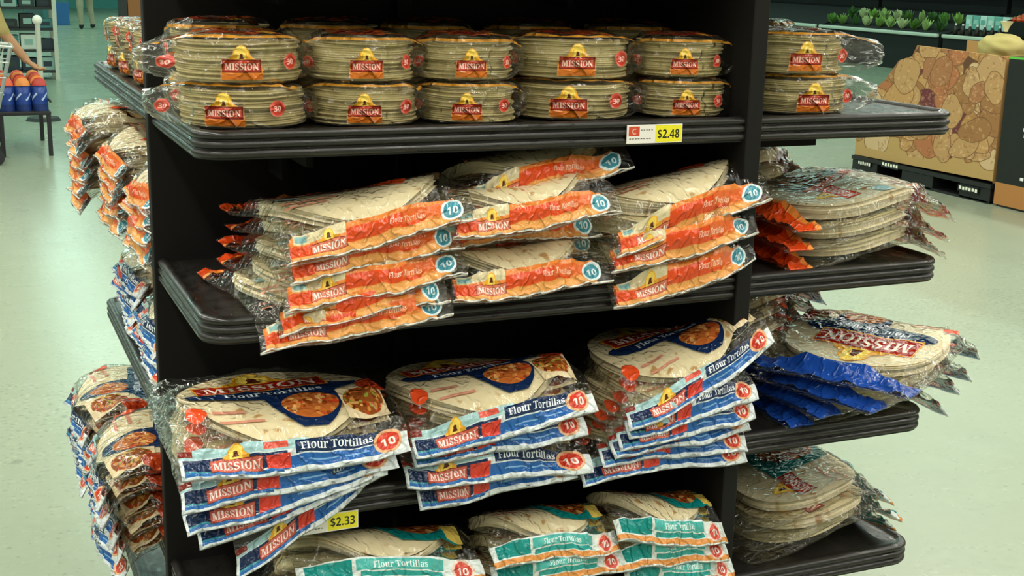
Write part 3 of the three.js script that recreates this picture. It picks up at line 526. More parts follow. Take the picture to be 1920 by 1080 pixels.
// ---------------------------------------------------------------- potato bin, black bin and their pallets
{
  const [pc, c] = canvas(1024, 768);
  c.fillStyle = '#b09058'; c.fillRect(0, 0, 1024, 768); srand(5);
  const tones = ['#a87c44', '#b48a54', '#c09a68', '#94683a', '#b38f60', '#c2a67c', '#9c6a42', '#a07848', '#b08a58', '#62282c', '#a5683f'];
  c.fillStyle = '#5a3a1e'; c.beginPath(); c.moveTo(0, 0); c.lineTo(1024, 0); c.lineTo(1024, 600); for (let x = 1024; x >= 0; x -= 64) c.lineTo(x, 600 + 18 * Math.sin(x * 0.05)); c.closePath(); c.fill();
  for (let k = 0; k < 150; k++) {
    const x = rr(0, 1024), y = rr(-20, 640), rx = rr(62, 118), ry = rx * rr(0.55, 0.85), a = rr(0, 3.1), t = tones[Math.floor(rnd() * tones.length)], ph = rr(0, 50);
    const blob = (g) => { c.beginPath(); for (let q = 0; q <= 28; q++) { const w = q / 28 * 6.2832, m = 1 + 0.3 * noise(Math.cos(w) * 0.9 + ph, Math.sin(w) * 0.9, 2); c.lineTo(Math.cos(w) * (rx * m + g), Math.sin(w) * (ry * m + g)); } c.closePath(); };
    c.save(); c.translate(x, y); c.rotate(a); c.fillStyle = '#6b4624'; blob(4); c.fill(); c.fillStyle = t; blob(0); c.fill(); c.clip();
    for (let q = 0; q < 40; q++) { c.fillStyle = ['rgba(110,72,36,0.3)', 'rgba(226,196,150,0.3)'][q % 2]; c.beginPath(); c.ellipse(rr(-rx, rx), rr(-ry, ry), rr(3, 16), rr(2, 8), rr(0, 3), 0, 7); c.fill(); } c.restore();
  }
  c.fillStyle = '#b09058'; c.fillRect(0, 700, 1024, 68);
  const print = new THREE.MeshStandardMaterial({ map: canvasTexture(pc), roughness: 0.6 }), card = std(0xb68b52, 0.85), black = std(lin(0.008, 0.009, 0.009), 0.45);
  const X = 6.2, z0 = -6.43, z1 = -4.94;
  const bin = thing('potato_bin', 'cardboard produce bin printed with potatoes on black pallet', 'bin', [X, 0, (z0 + z1) / 2]);
  const L = z1 - z0, outline = [[-L / 2, 0.14], [L / 2, 0.16], [L / 2, 1.0], [-L / 2 + 0.6, 1.02], [-L / 2 + 0.56, 0.94], [-L / 2 + 0.42, 0.9], [-L / 2 + 0.28, 0.74], [-L / 2 + 0.1, 0.62], [-L / 2, 0.44]];
  const wallShape = (pts) => { const s = new THREE.Shape(); pts.forEach(([a, b], i) => (i ? s.lineTo(a, b) : s.moveTo(a, b))); return s; };
  const face = new THREE.ExtrudeGeometry(wallShape(outline), { depth: 0.018, bevelEnabled: false });
  const uv = face.attributes.uv, fp = face.attributes.position; for (let i = 0; i < fp.count; i++) uv.setXY(i, (fp.getX(i) + L / 2) / L, (fp.getY(i) - 0.13) / 0.9);
  face.rotateY(-Math.PI / 2);   // shape x becomes z, extrusion towards -x
  part('printed_wall', face.translate(0.018, 0, 0), [print, card], bin);
  part('side_wall', box(1.0, 0.86, 0.018, 0.52, 0.575, L / 2 - 0.01), card, bin);
  part('side_wall', box(1.0, 0.3, 0.018, 0.52, 0.295, -L / 2 + 0.01), card, bin);
  part('back_wall', box(0.018, 0.88, L, 1.02, 0.58, 0), card, bin);
  part('inner_floor', box(1.0, 0.02, L, 0.52, 0.3, 0), card, bin);
  const pal = thing('plastic_pallet', 'black plastic pallet under the potato bin', 'pallet', [X, 0, (z0 + z1) / 2]);
  part('deck', box(1.06, 0.03, L + 0.02, 0.51, 0.122, 0), black, pal);
  for (const [z, w] of [[-L / 2 + 0.14, 0.3], [0, 0.34], [L / 2 - 0.15, 0.3]]) part('block', rbox(1.04, 0.107, w, 0.008, 0.51, 0.0535, z), black, pal);
  part('runner', box(1.04, 0.018, L, 0.51, 0.009, 0), black, pal);
  const [lc, l] = canvas(128, 48); l.fillStyle = '#0b0c0c'; l.fillRect(0, 0, 128, 48); l.fillStyle = '#e8ead8'; for (let k = 0; k < 6; k++) l.fillRect(8 + k * 20, 12 + (k % 2) * 3, 14, 22);
  const lm = new THREE.MeshStandardMaterial({ map: canvasTexture(lc), roughness: 0.5 });
  for (const [z, w, y] of [[-L / 2 + 0.15, 0.16, 0.09], [-L / 2 + 0.45, 0.2, 0.12], [L / 2 - 0.2, 0.2, 0.075]]) part('white_marking', new THREE.PlaneGeometry(w, 0.05).rotateY(-Math.PI / 2).translate(-0.022, y, z), lm, pal);
  // loose potatoes in the bin
  const potG = []; for (let k = 0; k < 4; k++) { const g = new THREE.IcosahedronGeometry(0.05, 3), p = g.attributes.position; for (let i = 0; i < p.count; i++) { const v = V(p.getX(i), p.getY(i), p.getZ(i)), n = 1 + 0.22 * noise(v.x * 18 + k * 5, v.y * 18, v.z * 18); p.setXYZ(i, v.x * n * 1.5, v.y * n * 0.9, v.z * n); } const q = mergeVertices(g.deleteAttribute('normal').deleteAttribute('uv')); q.computeVertexNormals(); potG.push(q); }
  const potM = ['#b98d55', '#c9a068', '#a3774a', '#8a4038'].map((h) => std(h, 0.8));
  srand(77); let made = 0;
  const words = ['near the rim', 'by the side wall', 'in the middle', 'toward the rear'];
  for (let a = 0; a < 4; a++) for (let b = 0; b < 7; b++) {
    const z = z1 - 0.12 - b * 0.19 + rr(-0.02, 0.02), x = X + 0.12 + a * 0.2 + rr(-0.02, 0.02), y = (b < 4 ? 0.86 : 0.86 - (b - 3) * 0.13) + rr(-0.015, 0.02);
    const m = single('potato', potG[made % 4], potM[(made * 7 + a) % 4], 'loose potato lying in the printed potato bin', 'potato', 'loose potatoes in the bin');
    m.position.set(x, y, z); m.rotation.set(rr(-0.3, 0.3), rr(0, 6), rr(-0.3, 0.3)); made++;
  }
  const heap = part('potato_bed', box(0.94, 0.5, L * 0.6, 0.52, 0.56, L * 0.18), std(0x8a6236, 0.9), bin);
  part('potato_bed', box(0.94, 0.2, L * 0.36, 0.52, 0.41, -L * 0.3), std(0x8a6236, 0.9), bin); heap.userData.label = 'packed potatoes filling the bin';
  // pale net sack on the rim
  const sack = thing('net_sack', 'pale yellow net sack lying on the potato bin', 'sack', [X + 0.24, 0.9, z1 - 0.3]);
  const sg = new THREE.SphereGeometry(0.15, 28, 18), sp = sg.attributes.position; for (let i = 0; i < sp.count; i++) { const n = 1 + 0.16 * noise(sp.getX(i) * 16, sp.getY(i) * 16, sp.getZ(i) * 16); sp.setXYZ(i, sp.getX(i) * n, Math.max(-0.1, sp.getY(i) * n * 0.72), sp.getZ(i) * n * 1.15); } sg.computeVertexNormals();
  part('filled_net', sg.translate(0, 0.13, 0), std(0xa99f62, 0.85), sack); part('tied_neck', new THREE.LatheGeometry([[0.012, 0], [0.02, 0.03], [0.045, 0.07]].map(([a, b]) => new THREE.Vector2(a, b)), 10).translate(0, 0.25, 0.02), std(0xddd6a8, 0.8), sack);

  // black bin beside it
  const zb = -4.9, Lb = 1.25, bb = thing('black_bin', 'black produce bin with green lettering beside the potato bin', 'bin', [X, 0, zb + Lb / 2]);
  const [bc, t] = canvas(1024, 720); t.fillStyle = '#0c100e'; t.fillRect(0, 0, 1024, 720); t.fillStyle = '#58b83e'; t.fillRect(0, 0, 1024, 12);
  t.font = 'bold 96px sans-serif'; t.textAlign = 'left'; t.textBaseline = 'middle'; t.fillText('Potato', 190, 250);
  t.fillStyle = '#e6ebe6'; for (let k = 0; k < 4; k++) { t.fillRect(160 + k * 34, 388, 26, 20); t.fillRect(168 + k * 34, 424, 26, 20); t.fillRect(176 + k * 34, 668, 26, 18); }
  part('printed_wall', box(0.018, 0.84, Lb, 0, 0.585, 0), black, bb);
  part('printed_face', new THREE.PlaneGeometry(Lb, 0.84).rotateY(-Math.PI / 2).translate(-0.0105, 0.585, 0), new THREE.MeshStandardMaterial({ map: canvasTexture(bc), roughness: 0.5 }), bb);
  part('side_wall', box(1.0, 0.84, 0.018, 0.5, 0.585, -Lb / 2 + 0.01), black, bb); part('side_wall', box(1.0, 0.84, 0.018, 0.5, 0.585, Lb / 2 - 0.01), black, bb);
  part('back_wall', box(0.018, 0.84, Lb, 1.0, 0.585, 0), black, bb); part('inner_floor', box(1.0, 0.02, Lb, 0.5, 0.6, 0), black, bb);
  part('cardboard_base', box(1.02, 0.15, Lb, 0.5, 0.09, 0), std(0xa9743c, 0.85), bb); part('foot', box(1.0, 0.02, Lb - 0.05, 0.5, 0.008, 0), black, bb);
}

// ---------------------------------------------------------------- produce cases in the far right
{
  const black = std(lin(0.005, 0.006, 0.0055), 0.8), edge = std(lin(0.55, 0.6, 0.5), 0.4), X = 14.4;
  const runs = [[-24, -18.2], [-18.1, -14.95], [-14.85, -8]];
  runs.forEach(([a, b], i) => {
    const g = thing('produce_case', ['black open produce case farthest behind the rack', 'black produce case with leafy greens in the far right', 'black produce case holding cartons and tomatoes in the far right'][i], 'case', [X, 0, (a + b) / 2], 0, 'produce cases');
    const L = b - a;
    part('base', box(1.4, 0.56, L, 0.7, 0.28, 0), black, g); part('bumper', rbox(0.06, 0.06, L, 0.02, -0.02, 0.6, 0), edge, g);
    const tray = new THREE.Shape([[0, 0.6], [1.3, 0.95], [1.3, 0.56], [0, 0.56]].map(([x, y]) => new THREE.Vector2(x, y)));
    part('sloped_tray', new THREE.ExtrudeGeometry(tray, { depth: L, bevelEnabled: false }).translate(0, 0, -L / 2), black, g);
    part('back_wall', box(0.1, 2.3, L, 1.4, 1.15, 0), black, g); part('upper_shelf', box(0.4, 0.03, L, 1.18, 1.32, 0), black, g);
    part('shelf_edge', box(0.02, 0.05, L, 0.97, 1.33, 0), edge, g);
  });
  const leafG = (k) => { const list = []; srand(300 + k); for (let i = 0; i < 22; i++) { const a = rr(0, 6.28), t = rr(0.2, 1.1), len = rr(0.12, 0.2), s = new THREE.PlaneGeometry(0.07, len, 2, 4).translate(0, len / 2, 0), p = s.attributes.position; for (let q = 0; q < p.count; q++) { const y = p.getY(q) / len; p.setXYZ(q, p.getX(q) * Math.sin(Math.PI * clamp(y * 0.8 + 0.15, 0, 1)), p.getY(q), -0.05 * y * y + 0.012 * Math.abs(p.getX(q)) / 0.035); } s.rotateX(t).rotateY(a); list.push(s); } const m = merged(list); m.computeVertexNormals(); return m; };
  const leaves = [0, 1, 2].map(leafG), greens = ['#5f8f3a', '#8fb85a', '#a9c77a', '#3f6a30', '#c9d8a0'].map((h) => std(h, 0.7, { side: THREE.DoubleSide }));
  srand(60);
  for (let i = 0; i < 20; i++) {
    const m = single('leafy_head', leaves[i % 3], greens[(i * 3 + (i >> 2)) % 5], `head of leafy greens, ${NTH[i >> 1]} from left in ${i % 2 ? 'back' : 'front'} row of far produce case`, 'greens', 'leafy greens in the far case');
    const row = i % 2; m.position.set(X + 0.22 + row * 0.4, 0.665 + row * 0.107, -18 + (i >> 1) * 0.31 + rr(-0.04, 0.04)); m.rotation.set(0, rr(0, 6), 0.2);
  }
  const carton = [std(0x9fd2c4, 0.4), std(0x6fb3a6, 0.4), std(0xcfe8e0, 0.4)];
  for (let i = 0; i < 7; i++) {
    const g = thing('produce_carton', `teal carton, ${NTH[i]} from left beside greens in the far produce case`, 'carton', [X + 0.42, 0.715, -14.7 + i * 0.16], 0, 'teal cartons in the far case');
    part('box', rbox(0.14, 0.22, 0.14, 0.01, 0, 0.11, 0), carton[i % 3], g); part('label_patch', box(0.004, 0.07, 0.09, -0.072, 0.12, 0), carton[(i + 2) % 3], g);
  }
  const bottleG = new THREE.LatheGeometry([[0, 0], [0.035, 0], [0.037, 0.09], [0.02, 0.13], [0.014, 0.15]].map(([a, b]) => new THREE.Vector2(a, b)), 12), capG = cyl(0.017, 0.017, 0.03, 0, 0.163, 0, 10);
  for (let i = 0; i < 8; i++) {
    const g = thing('dressing_bottle', `small dark bottle with white cap, ${NTH[i]} from left before far teal cartons`, 'bottle', [X + 0.1, 0.63, -14.7 + i * 0.16], 0, 'bottles in the far produce case');
    part('glass_body', bottleG, std(0x2a1f14, 0.3), g); part('cap', capG, std(0xf2ece2, 0.4), g);
  }
  const crate = thing('tomato_crate', 'black crate heaped with red tomatoes in far right corner', 'crate', [X + 0.1, 0.64, -13.25]); crate.rotation.z = 0.262;
  part('crate_floor', box(0.5, 0.02, 0.62, 0.25, 0.03, 0), black, crate); for (const s of [-1, 1]) { part('crate_wall', box(0.5, 0.24, 0.02, 0.25, 0.14, s * 0.31), black, crate); part('crate_wall', box(0.02, 0.24, 0.62, 0.25 + s * 0.25, 0.14, 0), black, crate); }
  const tom = new THREE.SphereGeometry(0.048, 14, 10).scale(1, 0.85, 1), stemG = cyl(0.012, 0.02, 0.012, 0, 0.042, 0, 6), tm = [std(0xc83a1e, 0.3), std(0xdb5a2a, 0.3)];
  for (let i = 0; i < 5; i++) for (let j = 0; j < 6; j++) { const a = 0.06 + i * 0.095, g = thing('tomato', 'red tomato in the black crate in far right corner', 'tomato', [X + 0.1 + a * 0.966 - 0.02, 0.64 + a * 0.259 + 0.26, -13.5 + j * 0.1], 0, 'tomatoes in the crate'); part('flesh', tom, tm[(i + j) % 2], g); part('stem', stemG, greens[3], g); }
}

// ---------------------------------------------------------------- people
function blobBody(bones, cells, lo, hi, colorAt) {
  const size = Math.max(hi[0] - lo[0], hi[1] - lo[1], hi[2] - lo[2]), mid = lo.map((v, k) => (v + hi[k]) / 2), n = Math.ceil(size / cells) + 4, half = n * cells / 2;
  const mc = new MarchingCubes(n, new THREE.MeshBasicMaterial(), false, false, 400000); mc.isolation = 0;
  const B = bones.map(([a, b, ra, rb]) => { const d = [b[0] - a[0], b[1] - a[1], b[2] - a[2]]; return { a, d, q: d[0] * d[0] + d[1] * d[1] + d[2] * d[2] + 1e-9, ra, rb }; });
  const K = 0.03 * Math.min(1, size / 0.6);
  for (let z = 0; z < n; z++) for (let y = 0; y < n; y++) for (let x = 0; x < n; x++) {
    const p = [mid[0] + (x / (n / 2) - 1) * half, mid[1] + (y / (n / 2) - 1) * half, mid[2] + (z / (n / 2) - 1) * half]; let best = 1e3;
    for (const { a, d, q, ra, rb } of B) {
      const u = p[0] - a[0], v = p[1] - a[1], w = p[2] - a[2], t = clamp((u * d[0] + v * d[1] + w * d[2]) / q, 0, 1);
      const e = Math.hypot(u - t * d[0], v - t * d[1], w - t * d[2]) - mix(ra, rb, t);
      const h = clamp(0.5 + 0.5 * (best - e) / K, 0, 1); best = best > 50 ? e : mix(best, e, h) - K * h * (1 - h);
    }
    mc.field[x + y * n + z * n * n] = -best;
  }
  mc.update();
  const c = mc.count, pos = new Float32Array(c * 3), nor = new Float32Array(c * 3), col = new Float32Array(c * 3);
  for (let i = 0; i < c; i++) {
    const q = [0, 1, 2].map((k) => mid[k] + mc.positionArray[i * 3 + k] * half); pos.set(q, i * 3); nor.set(mc.normalArray.subarray(i * 3, i * 3 + 3), i * 3); col.set(colorAt(q), i * 3);
  }
  const g = new THREE.BufferGeometry(); g.setAttribute('position', new THREE.BufferAttribute(pos, 3)); g.setAttribute('color', new THREE.BufferAttribute(col, 3));
  const m = mergeVertices(g, 1e-5); m.computeVertexNormals(); return m;
}
const clothSkin = std(0xffffff, 0.8, { vertexColors: true });
const SKIN = [0.48, 0.26, 0.14];
function handBones(w, dir, side) {   // wrist w, fingers along dir, spread along side
  const D3 = V(...dir).normalize(), Sd = V(...side).normalize(), Nn = V().crossVectors(D3, Sd).normalize(), out = [], at = (p) => [p.x, p.y, p.z], W0 = V(...w);
  const palm = W0.clone().addScaledVector(D3, 0.085);
  for (const s of [-0.028, -0.009, 0.01, 0.028]) out.push([at(W0.clone().addScaledVector(Sd, s * 0.6)), at(palm.clone().addScaledVector(Sd, s)), 0.017, 0.014]);
  [[-0.03, 0.062], [-0.01, 0.078], [0.011, 0.074], [0.031, 0.058]].forEach(([s, L]) => { const a = palm.clone().addScaledVector(Sd, s), b = a.clone().addScaledVector(D3, L * 0.5).addScaledVector(Nn, -0.012).addScaledVector(Sd, s * 0.12), c = b.clone().addScaledVector(D3, L * 0.38).addScaledVector(Nn, -0.028); out.push([at(a), at(b), 0.0095, 0.0088], [at(b), at(c), 0.0088, 0.0075]); });
  const t0 = W0.clone().addScaledVector(D3, 0.03).addScaledVector(Sd, -0.028), t1 = t0.clone().addScaledVector(D3, 0.035).addScaledVector(Sd, -0.03).addScaledVector(Nn, -0.01), t2 = t1.clone().addScaledVector(D3, 0.03).addScaledVector(Sd, -0.006).addScaledVector(Nn, -0.012);
  out.push([at(t0), at(t1), 0.013, 0.0105], [at(t1), at(t2), 0.0105, 0.0085]); return out;
}
function headBones(h, f) {   // head centre, facing
  const F = V(...f).normalize(), a = (x, y, z) => [h[0] + F.x * x + F.z * z, h[1] + y, h[2] + F.z * x - F.x * z];
  return [[a(-0.02, 0.04, 0), a(0.015, 0.03, 0), 0.085, 0.078], [a(0.02, -0.03, 0), a(0.045, -0.075, 0), 0.066, 0.042], [a(0.088, 0.005, 0), a(0.108, -0.02, 0), 0.011, 0.015], [a(0.08, -0.055, -0.015), a(0.08, -0.055, 0.015), 0.014, 0.014], [a(0, 0.02, 0.082), a(-0.01, -0.02, 0.08), 0.012, 0.01], [a(0, 0.02, -0.082), a(-0.01, -0.02, -0.08), 0.012, 0.01]];
}
function faceParts(g, h, f, hairColor) {
  const F = V(...f).normalize(), a = (x, y, z) => V(h[0] + F.x * x + F.z * z, h[1] + y, h[2] + F.z * x - F.x * z);
  const hair = new THREE.SphereGeometry(0.105, 24, 16, 0, Math.PI * 2, 0, 1.75).scale(1, 1, 1); const p = a(-0.022, 0.045, 0); hair.rotateZ(0.35 * F.x).rotateX(-0.35 * F.z).translate(p.x, p.y, p.z); part('hair', hair, std(hairColor, 0.7), g);
  for (const z of [-0.032, 0.032]) { const q = a(0.082, 0.015, z); part('eye', new THREE.SphereGeometry(0.012, 10, 8).translate(q.x, q.y, q.z), std(0x2a1c12, 0.3), g); }
}
{
  // shopper beside the low stand, mostly left of the frame, reaching down with one arm
  const O = [-0.16, 0, -9.25], g = thing('person', 'person in olive top reaching down to the blue bags on stand', 'person', O), P = (x, y, z) => [x - O[0], y, z - O[2]];
  const hipL = P(-0.24, 0.9, -9.16), hipR = P(-0.24, 0.9, -9.36), chest = P(-0.06, 1.19, -9.26), neck = P(0.04, 1.33, -9.26), head = [neck[0] + 0.09, 1.46, neck[2]];
  const shN = P(0.0, 1.25, -9.06), shF = P(0.0, 1.25, -9.46), elN = P(0.1, 0.95, -9.05), wrN = P(0.27, 0.715, -9.1), elF = P(-0.06, 0.97, -9.5), wrF = P(0.0, 0.74, -9.52);
  const bones = [[hipL, hipR, 0.13, 0.13], [P(-0.23, 0.93, -9.26), chest, 0.14, 0.15], [chest, neck, 0.13, 0.06], [neck, head, 0.055, 0.055], [shN, shF, 0.075, 0.075], [shN, elN, 0.066, 0.05], [elN, wrN, 0.045, 0.03], [shF, elF, 0.066, 0.05], [elF, wrF, 0.045, 0.03],
    [hipL, P(-0.2, 0.5, -9.14), 0.1, 0.066], [P(-0.2, 0.5, -9.14), P(-0.27, 0.1, -9.13), 0.06, 0.042], [P(-0.27, 0.06, -9.13), P(-0.09, 0.04, -9.12), 0.045, 0.038], [hipR, P(-0.2, 0.5, -9.38), 0.1, 0.066], [P(-0.2, 0.5, -9.38), P(-0.26, 0.1, -9.4), 0.06, 0.042], [P(-0.26, 0.06, -9.4), P(-0.08, 0.04, -9.41), 0.045, 0.038], ...headBones(head, [1, 0, 0])];
  const color = ([x, y, z]) => { const wx = x + O[0]; if (y > 1.365) return SKIN; if (y < 0.09) return [0.02, 0.02, 0.02]; if (wx > 0.06 && y < 0.92) return SKIN; if (z < -0.2 + 0.0 && y < 0.98 && y > 0.7 && wx > -0.1) return SKIN; if (y > 0.9) return [0.36, 0.29, 0.1]; return [0.03, 0.04, 0.07]; };
  const body = blobBody(bones, 0.016, [-0.35, 0, -0.42], [0.6, 1.7, 0.42], color);
  const hd = wrN, hand = blobBody(handBones(hd, [0.72, -0.66, -0.05], [0, 0.05, 1]), 0.0045, [hd[0] - 0.05, hd[1] - 0.17, hd[2] - 0.1], [hd[0] + 0.22, hd[1] + 0.06, hd[2] + 0.1], () => SKIN);
  const hf = wrF, hand2 = blobBody(handBones(hf, [0.5, -0.8, 0], [0, 0.05, -1]), 0.0045, [hf[0] - 0.05, hf[1] - 0.22, hf[2] - 0.1], [hf[0] + 0.18, hf[1] + 0.06, hf[2] + 0.1], () => SKIN);
  part('body', mergeGeometries([body, hand, hand2].map((q) => q.toNonIndexed())), clothSkin, g);
  faceParts(g, head, [1, 0, 0], 0x2a1b12);
}
{
  const O = [2.56, 0, -28.4], g = thing('person', 'far person walking down the aisle in khaki trousers', 'person', O);
  const head = [0, 1.62, 0.02], bones = [[[-0.09, 0.95, 0], [0.09, 0.95, 0], 0.12, 0.12], [[0, 0.95, 0], [0, 1.3, 0], 0.14, 0.16], [[0, 1.3, 0], [0, 1.47, 0], 0.12, 0.055], [[0, 1.45, 0], head, 0.055, 0.055], [[-0.17, 1.4, 0], [0.17, 1.4, 0], 0.07, 0.07],
    [[-0.19, 1.39, 0], [-0.24, 1.1, 0.04], 0.06, 0.045], [[-0.24, 1.1, 0.04], [-0.22, 0.86, -0.06], 0.042, 0.03], [[0.19, 1.39, 0], [0.24, 1.1, -0.02], 0.06, 0.045], [[0.24, 1.1, -0.02], [0.23, 0.86, -0.12], 0.042, 0.03],
    [[-0.09, 0.92, 0], [-0.1, 0.5, 0.1], 0.1, 0.07], [[-0.1, 0.5, 0.1], [-0.1, 0.1, 0.2], 0.07, 0.05], [[-0.1, 0.05, 0.22], [-0.1, 0.045, 0.06], 0.045, 0.04], [[0.09, 0.92, 0], [0.12, 0.5, -0.1], 0.1, 0.07], [[0.12, 0.5, -0.1], [0.16, 0.1, -0.02], 0.07, 0.05], [[0.16, 0.06, 0], [0.16, 0.045, -0.16], 0.045, 0.04], ...headBones(head, [0, 0, -1])];
  const color = ([x, y]) => (y > 1.46 ? SKIN : y < 0.095 ? [0.012, 0.012, 0.012] : y > 0.93 ? [0.1, 0.16, 0.24] : [0.34, 0.3, 0.2]);
  const body = blobBody(bones, 0.018, [-0.4, 0, -0.45], [0.4, 1.76, 0.45], color);
  const hands = [[-0.22, 0.86, -0.06], [0.23, 0.86, -0.12]].map((h, i) => blobBody(handBones(h, [0, -1, -0.2], [0, 0, i ? 1 : -1]), 0.006, [h[0] - 0.08, h[1] - 0.2, h[2] - 0.1], [h[0] + 0.08, h[1] + 0.05, h[2] + 0.1], () => SKIN));
  part('body', mergeGeometries([body, ...hands].map((q) => q.toNonIndexed())), clothSkin, g); faceParts(g, head, [0, 0, -1], 0x20160f);
}

// ---------------------------------------------------------------- low stand with blue bags, cart, and the aisle on the left
{
  const black = std(lin(0.01, 0.011, 0.014), 0.5), X0 = 0.03, X1 = 0.41, Z0 = -9.75, Z1 = -8.8, T = 0.33;
  const g = thing('low_stand', 'low black stand on four legs carrying blue bags', 'stand', [(X0 + X1) / 2, 0, (Z0 + Z1) / 2]), w = X1 - X0, d = Z1 - Z0;
  part('tray', rbox(w, 0.03, d, 0.008, 0, T, 0), black, g);
  for (const sx of [-1, 1]) for (const sz of [-1, 1]) part('leg', rbox(0.032, T, 0.032, 0.005, sx * (w / 2 - 0.018), T / 2, sz * (d / 2 - 0.018)), black, g);
  for (const s of [-1, 1]) part('side_rail', rbox(0.014, 0.02, d, 0.004, s * w / 2, T + 0.09, 0), black, g);
  const bagG = () => { const s = new THREE.CylinderGeometry(0.055, 0.06, 0.2, 20, 8), p = s.attributes.position; for (let i = 0; i < p.count; i++) { const y = p.getY(i) / 0.2 + 0.5, a = Math.atan2(p.getZ(i), p.getX(i)), k = 1 + 0.1 * noise(Math.cos(a) * 2, Math.sin(a) * 2, y * 3), pinch = smooth(0.72, 1, y); p.setXYZ(i, p.getX(i) * k * (1 - 0.1 * pinch), p.getY(i), p.getZ(i) * k * (1 - 0.7 * pinch)); } s.computeVertexNormals(); return s.translate(0, 0.1, 0); };
  const body = bagG(), [bc, c] = canvas(256, 128); c.fillStyle = '#1d3f8c'; c.fillRect(0, 0, 256, 128); c.fillStyle = '#b9cde8'; for (let k = 0; k < 4; k++) { c.save(); c.translate(32 + k * 64, 60); c.rotate(-0.7); c.fillRect(-26, -6, 52, 10); c.restore(); } c.fillStyle = '#15306e'; c.fillRect(0, 96, 256, 32);
  const bm = new THREE.MeshStandardMaterial({ map: canvasTexture(bc), roughness: 0.35 }), topM = [std(0xd8562a, 0.4), std(0xe08a3c, 0.4), std(0xb5342a, 0.4)];
  const topG = new THREE.LatheGeometry([[0.058, 0], [0.05, 0.03], [0.03, 0.055], [0.0, 0.062]].map(([a, b]) => new THREE.Vector2(a, b)), 16).scale(1, 1, 0.6).translate(0, 0.19, 0);
  for (let r = 0; r < 5; r++) for (let k = 0; k < 3; k++) {
    const b = thing('snack_bag', `blue bag with orange top, ${['left', 'middle', 'right'][k]} of ${['front', 'second', 'third', 'fourth', 'rear'][r]} row on low stand`, 'bag', [X0 + 0.068 + k * 0.121, T + 0.015, Z1 - 0.1 - r * 0.185], 0.3 * Math.sin(r * 7 + k * 3), 'blue bags on the low stand');
    part('blue_body', body, bm, b); part('orange_top', topG, topM[(r * 2 + k) % 3], b);
  }
  // shopping cart at the left edge of the picture
  const wire = std(lin(0.62, 0.66, 0.62), 0.3, { metalness: 0.6 }), cart = thing('shopping_cart', 'wire shopping cart cut by the left picture edge', 'cart', [-0.52, 0, -8.55]);
  const basket = [], top = [[0.66, 0.86, 0.2], [0.66, 0.86, -0.2], [-0.4, 0.95, -0.27], [-0.4, 0.95, 0.27]], low = [[0.55, 0.42, 0.16], [0.55, 0.42, -0.16], [-0.34, 0.36, -0.22], [-0.34, 0.36, 0.22]];
  const lerp3 = (a, b, t) => a.map((v, k) => mix(v, b[k], t));
  for (const t of [0, 0.25, 0.5, 0.75, 1]) { const q = [0, 1, 2, 3].map((k) => lerp3(low[k], top[k], t)); for (let k = 0; k < 4; k++) basket.push(bar(q[k], q[(k + 1) % 4], t === 1 ? 0.012 : 0.005)); }
  for (let k = 0; k < 4; k++) for (let i = 0; i <= (k % 2 ? 18 : 8); i++) { const t = i / (k % 2 ? 18 : 8); basket.push(bar(lerp3(low[k], low[(k + 1) % 4], t), lerp3(top[k], top[(k + 1) % 4], t), 0.004)); }
  for (let i = 1; i < 8; i++) basket.push(bar(lerp3(low[0], low[1], i / 8), lerp3(low[3], low[2], i / 8), 0.004));
  part('basket', merged(basket), wire, cart);
  part('chassis', merged([bar([0.5, 0.16, 0.17], [-0.4, 0.2, 0.23], 0.014), bar([0.5, 0.16, -0.17], [-0.4, 0.2, -0.23], 0.014), bar([-0.4, 0.2, 0.23], [-0.4, 0.95, 0.27], 0.014), bar([-0.4, 0.2, -0.23], [-0.4, 0.95, -0.27], 0.014), bar([0.5, 0.16, 0.17], [0.5, 0.16, -0.17], 0.012), bar([-0.3, 0.2, 0.2], [-0.3, 0.37, 0.2], 0.012), bar([-0.3, 0.2, -0.2], [-0.3, 0.37, -0.2], 0.012), bar([0.46, 0.16, 0.16], [0.46, 0.43, 0.16], 0.012), bar([0.46, 0.16, -0.16], [0.46, 0.43, -0.16], 0.012)]), black, cart);
  part('handle', bar([-0.48, 1.0, 0.27], [-0.48, 1.0, -0.27], 0.018, 10), std(0x1d3f8c, 0.4), cart); part('handle_arm', merged([bar([-0.4, 0.95, 0.27], [-0.48, 1.0, 0.27], 0.012), bar([-0.4, 0.95, -0.27], [-0.48, 1.0, -0.27], 0.012)]), black, cart);
  for (const [x, z] of [[0.5, 0.17], [0.5, -0.17], [-0.4, 0.23], [-0.4, -0.23]]) { const wh = part('wheel', new THREE.CylinderGeometry(0.06, 0.06, 0.03, 18).rotateX(Math.PI / 2).translate(x, 0.06, z), black, cart); part('fork', box(0.02, 0.12, 0.045, x, 0.13, z), black, wh); }
}
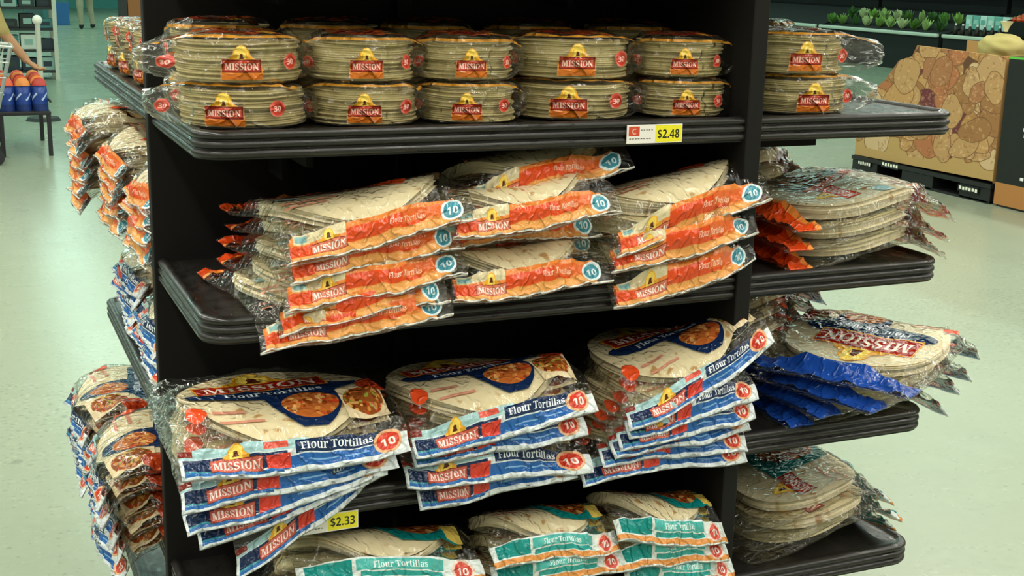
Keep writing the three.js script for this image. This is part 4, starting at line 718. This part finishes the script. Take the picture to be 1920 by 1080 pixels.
{
  // slim post and the wire shelving behind the stand
  const pale = std(lin(0.55, 0.56, 0.46), 0.5), dark = std(lin(0.014, 0.018, 0.018), 0.6), tealM = std(lin(0.06, 0.2, 0.2), 0.6);
  const post = thing('rope_post', 'slim pale post with round knob behind low stand', 'post', [0.5, 0, -11.2]);
  part('pole', cyl(0.024, 0.024, 0.9, 0, 0.45, 0), pale, post); part('knob', new THREE.SphereGeometry(0.045, 16, 12).translate(0, 0.93, 0), std(0xf4f0e4, 0.4), post); part('foot', cyl(0.14, 0.16, 0.03, 0, 0.015, 0, 24), dark, post);
  const U = thing('wire_shelving', 'tall dark wire shelving unit at the far left', 'shelving', [0.35, 0, -15.9]);
  for (const [x, z] of [[-0.65, 0.28], [0.63, 0.28], [-0.65, -0.28], [0.63, -0.28]]) part('upright', box(0.05, 1.9, 0.05, x, 0.95, z), pale, U);
  const levels = [0.1, 0.36, 0.62, 0.88, 1.14, 1.4, 1.66];
  for (const y of levels) part('shelf', box(1.3, 0.03, 0.6, 0, y, 0), dark, U);
  srand(91); const tones = [dark, std(0x2c3a36, 0.6), std(0x8fb0a6, 0.5), std(0x23313c, 0.6), std(0xcfd6c8, 0.5), tealM];
  let n = 0; for (const y of levels.slice(0, 6)) for (let k = 0; k < 6; k++) {
    const h = rr(0.1, 0.19), b = thing('stock_box', `stock carton, ${['first', 'second', 'third', 'fourth', 'fifth', 'sixth'][k]} from left on ${['lowest', 'second', 'third', 'fourth', 'fifth', 'sixth'][levels.indexOf(y)]} shelf up of wire shelving`, 'carton', [0.35 - 0.52 + k * 0.208, y + 0.015, -15.8], 0, 'cartons on the wire shelving');
    part('carton_body', rbox(0.18, h, 0.3, 0.006, 0, h / 2, 0), tones[(n * 5 + (n >> 2)) % 6], b); part('face_label', box(0.1, h * 0.4, 0.004, 0, h * 0.5, 0.151), tones[(n + 4) % 6], b); n++;
  }
  // distant stock
  const blueM = std(0x2d6aa8, 0.5), boxes = [[2.18, -30, 0.36, 0.5], [2.12, -31.2, 0.5, 0.85], [1.75, -32, 0.5, 1.1]];
  boxes.forEach(([x, z, w, h], i) => { const b = thing('stock_display', ['short blue floor display far down the aisle', 'taller teal floor display far down the aisle', 'tall grey floor display far down the aisle'][i], 'display', [x, 0, z]); part('body', rbox(w, h, w, 0.01, 0, h / 2, 0), [blueM, tealM, std(0x5f7a7a, 0.6)][i], b); part('header', box(w * 0.9, 0.12, 0.02, 0, h + 0.06, w * 0.3), [tealM, blueM, pale][i], b); });
  const br = thing('cardboard_display', 'brown cardboard floor display behind the left wing bags', 'display', [1.56, 0, -12.3]);
  part('carton', rbox(0.24, 1.24, 0.3, 0.008, 0, 0.62, 0), std(0x8a5c34, 0.85), br); part('dark_side', box(0.06, 1.24, 0.3, -0.155, 0.62, 0), dark, br); part('lid', box(0.26, 0.02, 0.32, 0, 1.25, 0), std(0x9a6b3f, 0.85), br);
  // long shelving run that closes the aisle on the far left, and stock along the back wall
  const run = thing('shelf_run', 'long dark shelving run along the aisle far left', 'shelving', [-1.6, 0, -24]);
  part('back', box(0.06, 2.0, 14, 0, 1.0, 0), dark, run); for (let k = 0; k < 5; k++) part('shelf', box(0.9, 0.03, 14, 0, 0.12 + k * 0.42, 0), dark, run); part('kick', box(0.8, 0.1, 14, 0, 0.05, 0), dark, run);
}
shadows(scene);
renderer.render(scene, camera);
